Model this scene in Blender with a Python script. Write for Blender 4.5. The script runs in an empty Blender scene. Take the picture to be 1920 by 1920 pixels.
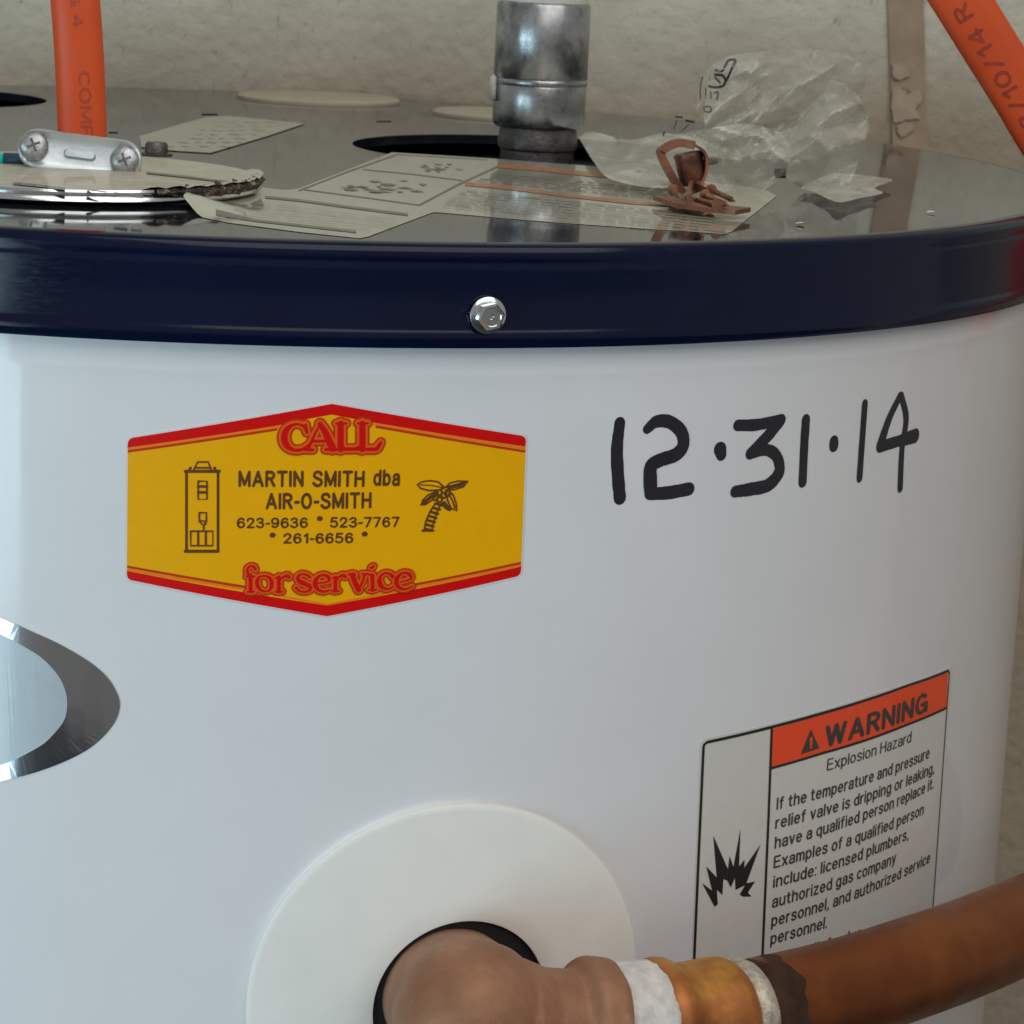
import bpy, bmesh, math, random
import numpy as np
from mathutils import Vector, Matrix, noise
from mathutils.bvhtree import BVHTree
from mathutils.geometry import delaunay_2d_cdt
random.seed(7)
SC = bpy.context.scene
COL = SC.collection

# ------------------------------------------------------------------ camera
S = 0.25                      # jacket radius of the heater (m), axis on x=y=0
ZT = 1.45                     # height of the lid's top face
FPX = 5289.82                 # focal length for a 1920 px picture
CD, CH, YAW, PIT, ROLL = 3.583078, 0.30116, 0.099153, 0.20938, 0.046233
RL = 1.017308 * S             # lid radius
HB = 0.097225 * S             # lid band height
CAM = Vector((0, -CD * S, ZT + CH * S))
F = Vector((math.sin(YAW) * math.cos(PIT), math.cos(YAW) * math.cos(PIT), -math.sin(PIT)))
R0 = Vector((math.cos(YAW), -math.sin(YAW), 0)); U0 = R0.cross(F)
RT = R0 * math.cos(ROLL) + U0 * math.sin(ROLL); UP = -R0 * math.sin(ROLL) + U0 * math.cos(ROLL)
cd = bpy.data.cameras.new('camera'); cam = bpy.data.objects.new('camera', cd); COL.objects.link(cam)
cd.sensor_width = 36; cd.lens = FPX / 1920 * 36; cd.clip_start = .01; cd.clip_end = 100
m = Matrix((RT, UP, -F)).transposed().to_4x4(); m.translation = CAM; cam.matrix_world = m
SC.camera = cam
cd.dof.use_dof = True; cd.dof.focus_distance = 0.67; cd.dof.aperture_fstop = 64

# ------------------------------------------------------------------ world and light
w = bpy.data.worlds.new('World'); SC.world = w; w.use_nodes = True
bg = w.node_tree.nodes['Background']; bg.inputs[0].default_value = (1, .975, .92, 1); bg.inputs[1].default_value = .285
def area(name, loc, target, sx, sy, power, color):
    l = bpy.data.lights.new(name, 'AREA'); l.shape = 'RECTANGLE'; l.size = sx; l.size_y = sy
    l.energy = power; l.color = color
    o = bpy.data.objects.new(name, l); COL.objects.link(o); o.location = loc
    o.rotation_euler = (Vector(target) - Vector(loc)).to_track_quat('-Z', 'Y').to_euler()
    return o
area('daylight_opening', (-2.22, -2.34, .88), (0, 0, 1.3), 1.82, 1.70, 49, (.60, .88, 1.0))
area('ceiling_bounce', (.5, -1.3, 2.75), (0.1, 0, 1.3), 1.8, 1.8, 19, (1.0, .98, .93))
SC.view_settings.view_transform = 'Standard'; SC.view_settings.look = 'None'
SC.view_settings.exposure = 0; SC.view_settings.gamma = 1

# ------------------------------------------------------------------ pixel -> place helpers
def ray(px, py): return (F + RT * ((px - 960) / FPX) + UP * ((960 - py) / FPX))
def on_z(px, py, z=ZT):
    d = ray(px, py); return CAM + d * ((z - CAM.z) / d.z)
def on_y(px, py, y):
    d = ray(px, py); return CAM + d * ((y - CAM.y) / d.y)
def on_cyl(px, py, r=S):
    d = ray(px, py); a = d.x**2 + d.y**2; b = CAM.x * d.x + CAM.y * d.y; c = CAM.x**2 + CAM.y**2 - r * r
    q = b * b - a * c
    t = (-b - math.sqrt(q)) / a if q > 0 else -b / a
    return CAM + d * t
def uv(px, py, r=S):
    p = on_cyl(px, py, r); return (math.atan2(p.x, -p.y) * S, p.z)
def cyl(u, v, w=0.0, r=S):
    a = u / S; return Vector(((r + w) * math.sin(a), -(r + w) * math.cos(a), v))
def mpp(p): return (p - CAM).dot(F) / FPX      # metres per photo pixel at p

# ------------------------------------------------------------------ object helpers
def tag(o, label=None, cat=None, group=None, kind=None):
    if label: o['label'] = label
    if cat: o['category'] = cat
    if group: o['group'] = group
    if kind: o['kind'] = kind
    return o
def thing(name, loc, label, cat, group=None):
    o = bpy.data.objects.new(name, None); o.empty_display_size = .01
    COL.objects.link(o); o.location = loc; tag(o, label, cat, group); return o
def worldloc(o):
    l = o.location.copy()
    return l if o.type == 'EMPTY' and o.parent is None else (o['_wl'] if '_wl' in o else l)
PL = {}
def obj(name, bm, mat, parent=None, smooth=True, auto=None):
    me = bpy.data.meshes.new(name)
    c = Vector((0, 0, 0))
    if bm.verts:
        xs = [v.co for v in bm.verts]
        lo = Vector([min(v[i] for v in xs) for i in range(3)]); hi = Vector([max(v[i] for v in xs) for i in range(3)])
        c = Vector(((lo.x + hi.x) / 2, (lo.y + hi.y) / 2, lo.z))
    for v in bm.verts: v.co -= c
    bm.to_mesh(me); bm.free()
    if smooth:
        for p in me.polygons: p.use_smooth = True
        if auto:
            me.set_sharp_from_angle(angle=math.radians(auto))
    if mat: me.materials.append(mat)
    o = bpy.data.objects.new(name, me); COL.objects.link(o)
    PL[o.name] = c
    if parent is not None:
        pc = parent.location if parent.type == 'EMPTY' else PL[parent.name]
        o.parent = parent; o.location = c - Vector(pc)
    else: o.location = c
    return o
def add_poly(bm, pts, z=0.0):
    """flat polygon in uv space"""
    vs = [bm.verts.new((p[0], p[1], z)) for p in pts]
    f = bm.faces.new(vs)
    return f
def slice_u(bm, step=.004):
    bmesh.ops.triangulate(bm, faces=bm.faces[:])
    us = [v.co.x for v in bm.verts]; a, b = min(us), max(us)
    x = a + step
    while x < b - 1e-5:
        bmesh.ops.bisect_plane(bm, geom=bm.verts[:] + bm.edges[:] + bm.faces[:], plane_co=(x, 0, 0), plane_no=(1, 0, 0), dist=1e-7)
        x += step
def bend(bm, off, r=S):
    for v in bm.verts: v.co = cyl(v.co.x, v.co.y, v.co.z + off, r)
    bmesh.ops.recalc_face_normals(bm, faces=bm.faces[:])
def outward(bm, fn):
    for f in bm.faces:
        f.normal_update()
        if f.normal.dot(fn(f.calc_center_median())) < 0: f.normal_flip()
def cyl_poly(polys, off, thick=0, r=S, step=.004):
    """polygons given in photo pixels, laid on the jacket"""
    bm = bmesh.new()
    for i, p in enumerate(polys): add_poly(bm, [uv(x, y, r) for x, y in p], i * 4e-6)
    slice_u(bm, step)
    if thick:
        ret = bmesh.ops.extrude_face_region(bm, geom=bm.faces[:])
        for g in ret['geom']:
            if isinstance(g, bmesh.types.BMVert): g.co.z += thick
    bend(bm, off, r)
    if not thick: outward(bm, lambda c: Vector((c.x, c.y, 0)))
    return bm
def catmull(P, n=6):
    P = [np.array(p, float) for p in P]
    if len(P) < 3: return P
    Q = [2 * P[0] - P[1]] + P + [2 * P[-1] - P[-2]]; out = []
    for i in range(1, len(Q) - 2):
        a, b, c, d = Q[i - 1:i + 3]
        for k in range(n):
            t = k / n
            out.append(.5 * ((2 * b) + (-a + c) * t + (2 * a - 5 * b + 4 * c - d) * t * t + (-a + 3 * b - 3 * c + d) * t**3))
    out.append(P[-1]); return out
def ribbon(bm, pts, z0=0.0, dz=3e-6, cap=True, closed=False):
    """pts: list of (u, v, halfwidth)"""
    n = len(pts); L = []; Rr = []
    for i in range(n):
        a = np.array(pts[i - 1 if (i or closed) else 0][:2]); b = np.array(pts[(i + 1) % n if (i < n - 1 or closed) else i][:2])
        t = b - a; l = np.hypot(*t) or 1; t = t / l; nn = np.array((-t[1], t[0]))
        p = np.array(pts[i][:2]); h = pts[i][2]
        L.append(bm.verts.new((*(p + nn * h), z0 + dz * i))); Rr.append(bm.verts.new((*(p - nn * h), z0 + dz * i)))
        if cap and not closed and i in (0, n - 1):
            s = -1 if i == 0 else 1
            arc = [bm.verts.new((*(p + h * (nn * math.cos(k * math.pi / 6) + s * t * math.sin(k * math.pi / 6))), z0 + dz * i)) for k in range(1, 6)]
            try: bm.faces.new([L[-1]] + arc + [Rr[-1]])
            except ValueError: pass
    for i in range(n if closed else n - 1):
        j = (i + 1) % n
        try: bm.faces.new((L[i], Rr[i], Rr[j], L[j]))
        except ValueError: pass
def stroke_px(bm, pts, wpx, z0=0.0, smooth=6, grow=0, cap=True, r=S, jitter=0, dz=3e-6):
    """polyline in photo pixels; wpx = full width (number or per point)"""
    if not hasattr(wpx, '__len__'): wpx = [wpx] * len(pts)
    Q = []
    for (x, y), w in zip(pts, wpx):
        u, v = uv(x, y, r); k = mpp(cyl(u, v)); Q.append((u, v, (w / 2 + grow) * k))
    Q = catmull(Q, smooth) if smooth > 1 else Q
    if jitter: Q = [(a, b, c * (1 + random.uniform(-jitter, jitter))) for a, b, c in Q]
    ribbon(bm, [tuple(q) for q in Q], z0, cap=cap, dz=dz)
_tc = {}
def _arc(cx, cy, rx, ry, a0, a1, n=10):
    return [(cx + rx * math.cos(math.radians(a0 + (a1 - a0) * i / n)), cy + ry * math.sin(math.radians(a0 + (a1 - a0) * i / n))) for i in range(n + 1)]
def _sp(*p): return [tuple(q) for q in catmull(p, 4)]
_S = _sp((.52, .8), (.42, .96), (.24, 1), (.07, .9), (.05, .68), (.25, .53), (.46, .42), (.54, .22), (.42, .04), (.2, 0), (0, .17))
_6 = _sp((.49, .84), (.32, 1), (.14, .92), (.03, .65), (.02, .3), (.14, .04), (.3, 0), (.47, .1), (.52, .32), (.43, .54), (.27, .6), (.1, .5), (.02, .32))
_h = _sp((0, .48), (.08, .66), (.23, .73), (.37, .65), (.4, .48)) + [(.4, 0)]
FONT = {'A': [[(0, 0), (.3, 1)], [(.3, 1), (.6, 0)], [(.1, .31), (.5, .31)]], 'C': [_arc(.3, .5, .3, .5, 48, 312, 14)], 'E': [[(0, 0), (0, 1)], [(0, 1), (.46, 1)], [(0, .53), (.42, .53)], [(0, 0), (.48, 0)]],
 'G': [_arc(.3, .5, .3, .5, 48, 350, 16), [(.6, .44), (.33, .44)], [(.6, .44), (.6, 0)]], 'H': [[(0, 0), (0, 1)], [(.52, 0), (.52, 1)], [(0, .52), (.52, .52)]], 'I': [[(0, 0), (0, 1)]],
 'M': [[(0, 0), (0, 1)], [(0, 1), (.32, .08)], [(.32, .08), (.64, 1)], [(.64, 1), (.64, 0)]], 'N': [[(0, 0), (0, 1)], [(0, 1), (.52, 0)], [(.52, 0), (.52, 1)]], 'O': [_arc(.29, .5, .29, .5, 90, 450, 20)],
 'P': [[(0, 0), (0, 1)], [(0, 1), (.25, 1)] + _arc(.25, .74, .24, .26, 90, -90, 8) + [(0, .48)]], 'R': [[(0, 0), (0, 1)], [(0, 1), (.25, 1)] + _arc(.25, .76, .24, .24, 90, -90, 8) + [(0, .52)], [(.26, .5), (.5, 0)]],
 'S': [_S], 'T': [[(0, 1), (.54, 1)], [(.27, 1), (.27, 0)]], 'W': [[(0, 1), (.19, 0)], [(.19, 0), (.39, 1)], [(.39, 1), (.59, 0)], [(.59, 0), (.78, 1)]],
 'a': [_sp((.03, .55), (.1, .69), (.24, .73), (.37, .66), (.4, .5)) + [(.4, 0)], _sp((.4, .42), (.2, .39), (.03, .3), (.01, .12), (.12, 0), (.28, .03), (.4, .18))],
 'b': [[(0, 0), (0, 1)], _arc(.21, .365, .21, .365, 180, 540, 14)], 'c': [_arc(.21, .365, .21, .365, 45, 315)], 'd': [[(.42, 0), (.42, 1)], _arc(.21, .365, .21, .365, 0, 360, 14)],
 'e': [[(.01, .38), (.42, .38)], _arc(.21, .365, .21, .365, 2, 315, 12)], 'f': [_sp((.27, .99), (.16, .99), (.1, .88)) + [(.1, 0)], [(0, .7), (.24, .7)]],
 'g': [_arc(.21, .365, .21, .365, 0, 360, 14), [(.42, .73), (.42, -.06)] + _sp((.42, -.06), (.34, -.24), (.18, -.27), (.03, -.18))], 'h': [[(0, 0), (0, 1)], _h], 'i': [[(0, 0), (0, .73)], [(0, .97), (0, 1)]],
 'k': [[(0, 0), (0, 1)], [(.34, .73), (0, .3)], [(.13, .45), (.38, 0)]], 'l': [[(0, 0), (0, 1)]], 'm': [[(0, 0), (0, .73)], [(x * .8, y) for x, y in _h], [(.32 + x * .8, y) for x, y in _h]], 'n': [[(0, 0), (0, .73)], _h],
 'o': [_arc(.22, .365, .22, .365, 90, 450, 14)], 'p': [[(0, -.27), (0, .73)], _arc(.21, .365, .21, .365, 180, 540, 14)], 'q': [[(.42, -.27), (.42, .73)], _arc(.21, .365, .21, .365, 0, 360, 14)],
 'r': [[(0, 0), (0, .73)], _sp((0, .45), (.07, .64), (.22, .73))], 's': [[(x * .7, y * .73) for x, y in _S]], 't': [[(.1, .95), (.1, .14), (.15, .02), (.26, .01)], [(0, .7), (.25, .7)]],
 'u': [[(.4 - x, .73 - y) for x, y in _h], [(.4, 0), (.4, .73)]], 'v': [[(0, .73), (.19, 0)], [(.19, 0), (.38, .73)]], 'x': [[(0, .73), (.38, 0)], [(.38, .73), (0, 0)]], 'y': [[(0, .73), (.19, .03)], [(.38, .73), (.15, -.18), (.02, -.26)]],
 'z': [[(0, .73), (.36, .73)], [(.36, .73), (0, 0)], [(0, 0), (.38, 0)]], '0': [_arc(.26, .5, .26, .5, 90, 450, 18)], '1': [[(.26, 0), (.26, 1)], [(.26, 1), (.05, .76)]],
 '2': [_sp((.02, .74), (.1, .94), (.27, 1), (.45, .9), (.49, .7), (.36, .44), (.02, 0)), [(.02, 0), (.52, 0)]], '3': [_sp((.03, .82), (.14, .97), (.3, 1), (.46, .88), (.42, .62), (.2, .54)), _sp((.2, .54), (.44, .47), (.52, .25), (.4, .04), (.2, 0), (0, .17))],
 '4': [[(.42, 0), (.42, 1)], [(.42, 1), (0, .3)], [(0, .3), (.56, .3)]], '5': [[(.48, 1), (.09, 1)], [(.09, 1), (.04, .53)], _sp((.04, .53), (.2, .64), (.4, .58), (.52, .34), (.42, .06), (.2, 0), (0, .15))],
 '6': [_6], '7': [[(0, 1), (.5, 1)], [(.5, 1), (.18, 0)]], '9': [[(.52 - x, 1 - y) for x, y in _6]], '-': [[(0, .42), (.22, .42)]], '.': [[(0, 0), (0, .03)]], ',': [[(.04, .03), (0, -.14)]], ':': [[(0, 0), (0, .03)], [(0, .66), (0, .69)]],
 '/': [[(0, -.05), (.36, 1.02)]], '!': [[(0, .32), (0, 1)], [(0, 0), (0, .04)]], '*': [[(.15 - .15 * math.cos(a), .66 - .17 * math.sin(a)), (.15 + .15 * math.cos(a), .66 + .17 * math.sin(a))] for a in (0, 1.05, 2.1)]}
def glyphs(s, weight=0.0):
    key = (s, weight)
    if key in _tc: return _tc[key]
    wd = .115 + weight * 3; bm = bmesh.new(); x0 = 0; q = 0
    for ch in s:
        if ch == ' ': x0 += .30; continue
        G = FONT[ch]; wmax = max(p[0] for L in G for p in L)
        for L in G:
            P = [(x0 + wd / 2 + x, wd / 2 + y * (1 - wd), wd / 2) for x, y in L]
            ribbon(bm, P, (q % 9) * 3e-6, dz=0); q += 1
        x0 += wmax + wd + (.10 if ch != '-' else .07)
    bm.verts.index_update()
    V = np.array([v.co[:] for v in bm.verts]); Fc = [tuple(v.index for v in f.verts) for f in bm.faces]; bm.free()
    V[:, 0] -= V[:, 0].min(); V[:, 0] /= V[:, 0].max()
    _tc[key] = (V, Fc); return V, Fc
CAPH = 1.0
def put_text(bm, s, A, B, h, place, weight=0.0, z=0.0, slant=0.0):
    """text from A to B (2D), cap height h, place(u,v)->2D/3D kept flat in bm"""
    V, Fc = glyphs(s, weight)
    A = np.array(A); B = np.array(B); d = B - A; n = np.array((-d[1], d[0])) / np.hypot(*d)
    vs = [bm.verts.new((*(A + d * x + n * (y / CAPH * h) + d / np.hypot(*d) * slant * y * h), z + zz_)) for x, y, zz_ in V]
    for f in Fc:
        try: bm.faces.new([vs[i] for i in f])
        except ValueError: pass
def text_cyl_px(bm, s, a, b, hpx, weight=.0, slant=0):
    A, B = uv(*a), uv(*b); k = mpp(cyl(*A)); put_text(bm, s, A, B, hpx * k, None, weight, 0, slant)
def circle_pts(n): return [(math.cos(2 * math.pi * i / n), math.sin(2 * math.pi * i / n)) for i in range(n)]
def lathe(bm, prof, origin, axis, seg=64, jitter=None):
    """prof: list of (radius, along)"""
    axis = Vector(axis).normalized(); ux = axis.orthogonal().normalized(); uy = axis.cross(ux)
    rings = []
    for r, h in prof:
        if r < 1e-7: rings.append([bm.verts.new(Vector(origin) + axis * h)]); continue
        ring = []
        for k, (c, s) in enumerate(circle_pts(seg)):
            rr = r * (1 + (jitter(k, h) if jitter else 0))
            ring.append(bm.verts.new(Vector(origin) + axis * h + (ux * c + uy * s) * rr))
        rings.append(ring)
    for a, b in zip(rings, rings[1:]):
        if len(a) == 1 and len(b) == 1: continue
        for i in range(seg):
            j = (i + 1) % seg
            if len(a) == 1: bm.faces.new((a[0], b[j], b[i]))
            elif len(b) == 1: bm.faces.new((a[i], a[j], b[0]))
            else: bm.faces.new((a[i], a[j], b[j], b[i]))
    bmesh.ops.recalc_face_normals(bm, faces=bm.faces[:])
def sweep(bm, P, section, up=(0, 0, 1), cap=True, scale=None):
    """section: list of 2D points, P: 3D path"""
    P = [Vector(p) for p in P]; rings = []; prev = None
    for i, p in enumerate(P):
        t = (P[min(i + 1, len(P) - 1)] - P[max(i - 1, 0)]).normalized()
        a = (prev - t * prev.dot(t)) if prev is not None else (Vector(up) - t * Vector(up).dot(t))
        a.normalize(); prev = a.copy(); b = t.cross(a); k = scale[i] if scale else 1
        rings.append([bm.verts.new(p + (a * x + b * y) * k) for x, y in section])
    n = len(section)
    for a, b in zip(rings, rings[1:]):
        for i in range(n): bm.faces.new((a[i], a[(i + 1) % n], b[(i + 1) % n], b[i]))
    if cap: bm.faces.new(rings[0]); bm.faces.new(rings[-1])
    bmesh.ops.recalc_face_normals(bm, faces=bm.faces[:])
def spline3(P, n=8):
    return [Vector(q) for q in catmull([tuple(p) for p in P], n)]

# ------------------------------------------------------------------ materials
class NT:
    def __init__(s, name):
        s.m = bpy.data.materials.new(name); s.m.use_nodes = True; s.t = s.m.node_tree
        s.b = s.t.nodes['Principled BSDF']; s.o = s.t.nodes['Material Output']
    def n(s, typ, **kw):
        x = s.t.nodes.new(typ)
        for k, v in kw.items():
            if k in x.inputs: x.inputs[k].default_value = v
            else: setattr(x, k, v)
        return x
    def l(s, a, b): s.t.links.new(a, b)
    def co(s): return s.n('ShaderNodeNewGeometry').outputs['Position']
    def noise(s, scale, detail=3, rough=.5, vec=None, stretch=None):
        x = s.n('ShaderNodeTexNoise', Scale=scale, Detail=detail, Roughness=rough)
        v = vec or s.co()
        if stretch:
            mp = s.n('ShaderNodeMapping'); mp.inputs['Scale'].default_value = stretch; s.l(v, mp.inputs[0]); v = mp.outputs[0]
        s.l(v, x.inputs['Vector']); return x.outputs['Fac']
    def ramp(s, fac, stops):
        r = s.n('ShaderNodeValToRGB'); e = r.color_ramp.elements
        while len(e) < len(stops): e.new(.5)
        for q, (p, c) in zip(e, stops): q.position = p; q.color = (*c, 1) if len(c) == 3 else c
        s.l(fac, r.inputs[0]); return r.outputs[0]
    def bump(s, h, strength, dist=.001):
        b = s.n('ShaderNodeBump', Strength=strength, Distance=dist); s.l(h, b.inputs['Height']); s.l(b.outputs[0], s.b.inputs['Normal'])
        return b
    def set(s, **kw):
        for k, v in kw.items(): s.b.inputs[k.replace('_', ' ')].default_value = v
        return s
def g(x): return (x, x, x)
def lin(r, gg, b):
    f = lambda c: (c / 255 / 12.92) if c / 255 <= .04045 else ((c / 255 + .055) / 1.055)**2.4
    return (f(r), f(gg), f(b))
def plain(name, col, rough=.5, metal=0, coat=0, var=.06, vscale=300, bump=0, bscale=900, spec=.5, cior=1.5):
    t = NT(name); c0 = tuple(max(0, c * (1 - var)) for c in col); c1 = tuple(min(1, c * (1 + var)) for c in col)
    t.l(t.ramp(t.noise(vscale, 3), [(.3, c0), (.7, c1)]), t.b.inputs['Base Color'])
    t.set(Roughness=rough, Metallic=metal, Coat_Weight=coat, Coat_Roughness=.05, Coat_IOR=cior, Specular_IOR_Level=spec)
    if bump: t.bump(t.noise(bscale, 2), bump, .0005)
    return t.m

# white enamel jacket: slight orange peel, a few scuffs
t = NT('white_enamel')
t.l(t.ramp(t.noise(14, 14, .72), [(.3, (.735, .73, .755)), (.7, (.785, .78, .80))]), t.b.inputs['Base Color'])
t.set(Roughness=.32, Coat_Weight=.75, Specular_IOR_Level=.4)
t.l(t.ramp(t.noise(22, 5, .65), [(.35, g(.04)), (.7, g(.11))]), t.b.inputs['Coat Roughness'])
t.bump(t.noise(700, 2), .06, .0004)
M_ENAMEL = t.m
t = NT('navy_enamel')
t.l(t.ramp(t.noise(30, 3), [(.3, (.0012, .0042, .021)), (.75, (.002, .0058, .027))]), t.b.inputs['Base Color'])
t.set(Roughness=.17, Specular_IOR_Level=.25)
sc = t.noise(240, 5, .7, stretch=(1, 1, 5)); t.l(t.ramp(sc, [(.45, g(.12)), (.75, g(.26))]), t.b.inputs['Roughness'])
t.bump(t.noise(160, 3), .035, .0004)
M_NAVY = t.m
t = NT('navy_lid_enamel')      # the flat top, duller and dusty
t.l(t.ramp(t.noise(60, 5, .65), [(.35, (.006, .009, .020)), (.55, (.012, .014, .022)), (.8, (.045, .040, .034))]), t.b.inputs['Base Color'])
t.set(Roughness=.10, Specular_IOR_Level=.42)
t.l(t.ramp(t.noise(140, 5, .7), [(.3, g(.025)), (.8, g(.09))]), t.b.inputs['Roughness'])
t.bump(t.noise(50, 2), .012, .0003)
M_LID = t.m
# wall: knock-down plaster, pale beige, browner at the foot
t = NT('beige_plaster')
pos = t.co(); sep = t.n('ShaderNodeSeparateXYZ'); t.l(pos, sep.inputs[0])
n1 = t.noise(28, 5, .6); n2 = t.noise(120, 3, .6); n3 = t.noise(8, 3)
base = t.ramp(n1, [(.3, (.51, .49, .40)), (.7, (.60, .585, .485))])
# browner band just over the lid, fading upward
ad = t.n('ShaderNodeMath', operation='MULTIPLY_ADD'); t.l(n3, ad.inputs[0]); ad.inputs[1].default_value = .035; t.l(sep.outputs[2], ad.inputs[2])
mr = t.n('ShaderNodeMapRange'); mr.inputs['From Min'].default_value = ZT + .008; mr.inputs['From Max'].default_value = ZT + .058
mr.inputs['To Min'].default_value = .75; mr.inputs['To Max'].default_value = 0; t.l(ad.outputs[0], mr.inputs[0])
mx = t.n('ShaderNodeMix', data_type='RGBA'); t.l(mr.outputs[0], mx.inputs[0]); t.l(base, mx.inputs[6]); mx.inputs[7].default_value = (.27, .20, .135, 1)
sp = t.ramp(t.noise(420, 4, .75, stretch=(1, 1, .5)), [(.62, g(0)), (.72, g(.7))])
mx2 = t.n('ShaderNodeMix', data_type='RGBA'); t.l(sp, mx2.inputs[0]); t.l(mx.outputs[2], mx2.inputs[6]); mx2.inputs[7].default_value = (.20, .15, .11, 1)
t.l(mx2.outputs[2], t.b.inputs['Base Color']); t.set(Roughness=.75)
vo = t.n('ShaderNodeTexVoronoi', Scale=170, feature='SMOOTH_F1'); t.l(pos, vo.inputs['Vector'])
am = t.n('ShaderNodeMath', operation='MULTIPLY_ADD'); t.l(t.noise(260, 4, .65), am.inputs[0]); am.inputs[1].default_value = .9; t.l(vo.outputs['Distance'], am.inputs[2])
t.bump(am.outputs[0], .6, .0013)
M_WALL = t.m
M_WALLR = M_WALL
M_STRIP = plain('tan_board_paper', (.36, .27, .19), .85, var=.12, vscale=90, bump=.3, bscale=300)
M_TORN = plain('torn_paper', (.40, .315, .235), .9, var=.15, vscale=140, bump=.4, bscale=400)
M_YEL = plain('sticker_yellow', lin(234, 168, 0), .42, spec=.2, var=.02)
M_RED = plain('sticker_red', lin(208, 8, 8), .42, spec=.2, var=.03)
M_DRED = plain('sticker_dark_red', lin(190, 52, 8), .42, spec=.2, var=.03)
M_ORG = plain('sticker_orange', lin(238, 118, 38), .42, spec=.2, var=.03)
M_BRN = plain('sticker_brown_ink', lin(92, 52, 8), .45, var=.05)
M_WHITEP = plain('sticker_white_edge', (.72, .62, .62), .5, var=.03)
M_INK = plain('marker_ink', (.012, .011, .016), .38, var=.3, vscale=160)
M_BLACK = plain('label_black_ink', (.012, .011, .012), .45, var=.1)
M_BLACK2 = plain('label_text_ink', (.045, .042, .042), .5, var=.15, vscale=500)
M_WLAB = plain('label_white_vinyl', (.62, .605, .57), .38, coat=.6, var=.02)
M_WORG = plain('label_orange', lin(238, 70, 5), .38, coat=.3, var=.03)
t = NT('badge_mirror_navy'); t.set(Base_Color=(.72, .74, .80, 1), Metallic=1, Roughness=.07)
t.bump(t.noise(60, 3), .05, .0006); M_BADGE = t.m
M_BADGE2 = plain('badge_silver_print', (.42, .46, .49), .3, metal=.15, coat=.5, var=.03)
M_COLLAR = plain('white_foam_plastic', (.80, .79, .755), .5, var=.02, vscale=120, bump=.08, bscale=800)
M_DARK = plain('dark_opening', (.006, .005, .008), .8, var=.2)
t = NT('cast_bronze')
t.l(t.ramp(t.noise(70, 5, .6), [(.3, (.25, .115, .062)), (.55, (.33, .16, .09)), (.75, (.42, .215, .13))]), t.b.inputs['Base Color'])
t.set(Roughness=.55, Metallic=.3, Specular_IOR_Level=.3); t.bump(t.noise(420, 4, .6), .35, .0006); M_BRONZE = t.m
t = NT('old_copper')
t.l(t.ramp(t.noise(38, 4, .55), [(.3, (.16, .046, .013)), (.5, (.23, .066, .017)), (.72, (.31, .098, .026))]), t.b.inputs['Base Color'])
t.l(t.ramp(t.noise(90, 3), [(.3, g(.30)), (.7, g(.5))]), t.b.inputs['Roughness']); t.set(Metallic=.75); t.bump(t.noise(300, 3), .08, .0004); M_COPPER = t.m
t = NT('copper_adapter')
t.l(t.ramp(t.noise(45, 4, .6), [(.3, (.20, .06, .02)), (.52, (.42, .15, .04)), (.68, (.66, .33, .06))]), t.b.inputs['Base Color'])
t.set(Metallic=.6, Roughness=.46); t.bump(t.noise(260, 3), .15, .0006); M_ADAPT = t.m
M_CDARK = plain('flux_burnt_copper', (.05, .024, .015), .7, metal=0, var=.6, vscale=90, bump=.2, spec=.15)
M_SOLDER = plain('solder', (.46, .40, .32), .5, metal=.3, var=.35, vscale=400, bump=.6, bscale=700)
M_TAPE = plain('thread_tape', (.62, .59, .56), .75, var=.16, vscale=300, bump=.7, bscale=420)
t = NT('galvanised_steel')
t.l(t.ramp(t.noise(130, 5, .7), [(.28, (.16, .155, .15)), (.5, (.37, .385, .40)), (.75, (.50, .52, .54))]), t.b.inputs['Base Color'])
t.l(t.ramp(t.noise(90, 5, .7, stretch=(1, 1, .4)), [(.3, g(.18)), (.75, g(.40))]), t.b.inputs['Roughness']); t.set(Metallic=.95)
t.bump(t.noise(330, 4, .65), .12, .0004); M_STEEL = t.m
M_STEELD = plain('dull_threaded_steel', (.13, .12, .12), .45, metal=.8, var=.4, vscale=200, bump=.4)
M_WPIPE = plain('white_pipe_plastic', (.60, .60, .56), .5, var=.04)
M_ZINC = plain('zinc_casting', (.60, .66, .69), .34, metal=.7, var=.08, vscale=120, bump=.12, bscale=500)
M_SCREW = plain('zinc_screw', (.42, .44, .45), .38, metal=.85, var=.3, vscale=500, bump=.3)
M_CHROME = plain('bright_steel', (.66, .69, .70), .16, metal=1, var=.06, vscale=150, bump=.04)
M_PAPER = plain('printed_paper', (.50, .485, .38), .4, coat=1, cior=1.9, var=.07, vscale=120)
M_PAPERS = plain('foil_backed_paper', (.40, .39, .31), .5, coat=.3, var=.1, vscale=160)
M_PCAP = plain('dusty_plastic_cap', (.42, .36, .28), .6, var=.07, vscale=100)
M_PINK = plain('print_grey', (.16, .15, .14), .5, coat=.3, var=.25, vscale=600)
M_PORG = plain('print_orange', (.42, .16, .06), .5, coat=.3, var=.3, vscale=300)
t = NT('torn_edge_with_shade')
t.l(t.ramp(t.noise(420, 4, .7), [(.42, (.035, .026, .024)), (.55, (.10, .07, .055)), (.66, (.42, .33, .24))]), t.b.inputs['Base Color'])
t.set(Roughness=.9); t.bump(t.noise(700, 3), .8, .001); M_TORNE = t.m  # pale flecks are torn paper, dark stops paint the shade under its edge
t = NT('orange_cable_jacket')
t.l(t.ramp(t.noise(40, 3), [(.3, (.56, .065, .014)), (.7, (.64, .085, .022))]), t.b.inputs['Base Color'])
t.set(Roughness=.42, Specular_IOR_Level=.3); t.bump(t.noise(420, 2), .05, .0004); M_CABLE = t.m
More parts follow.
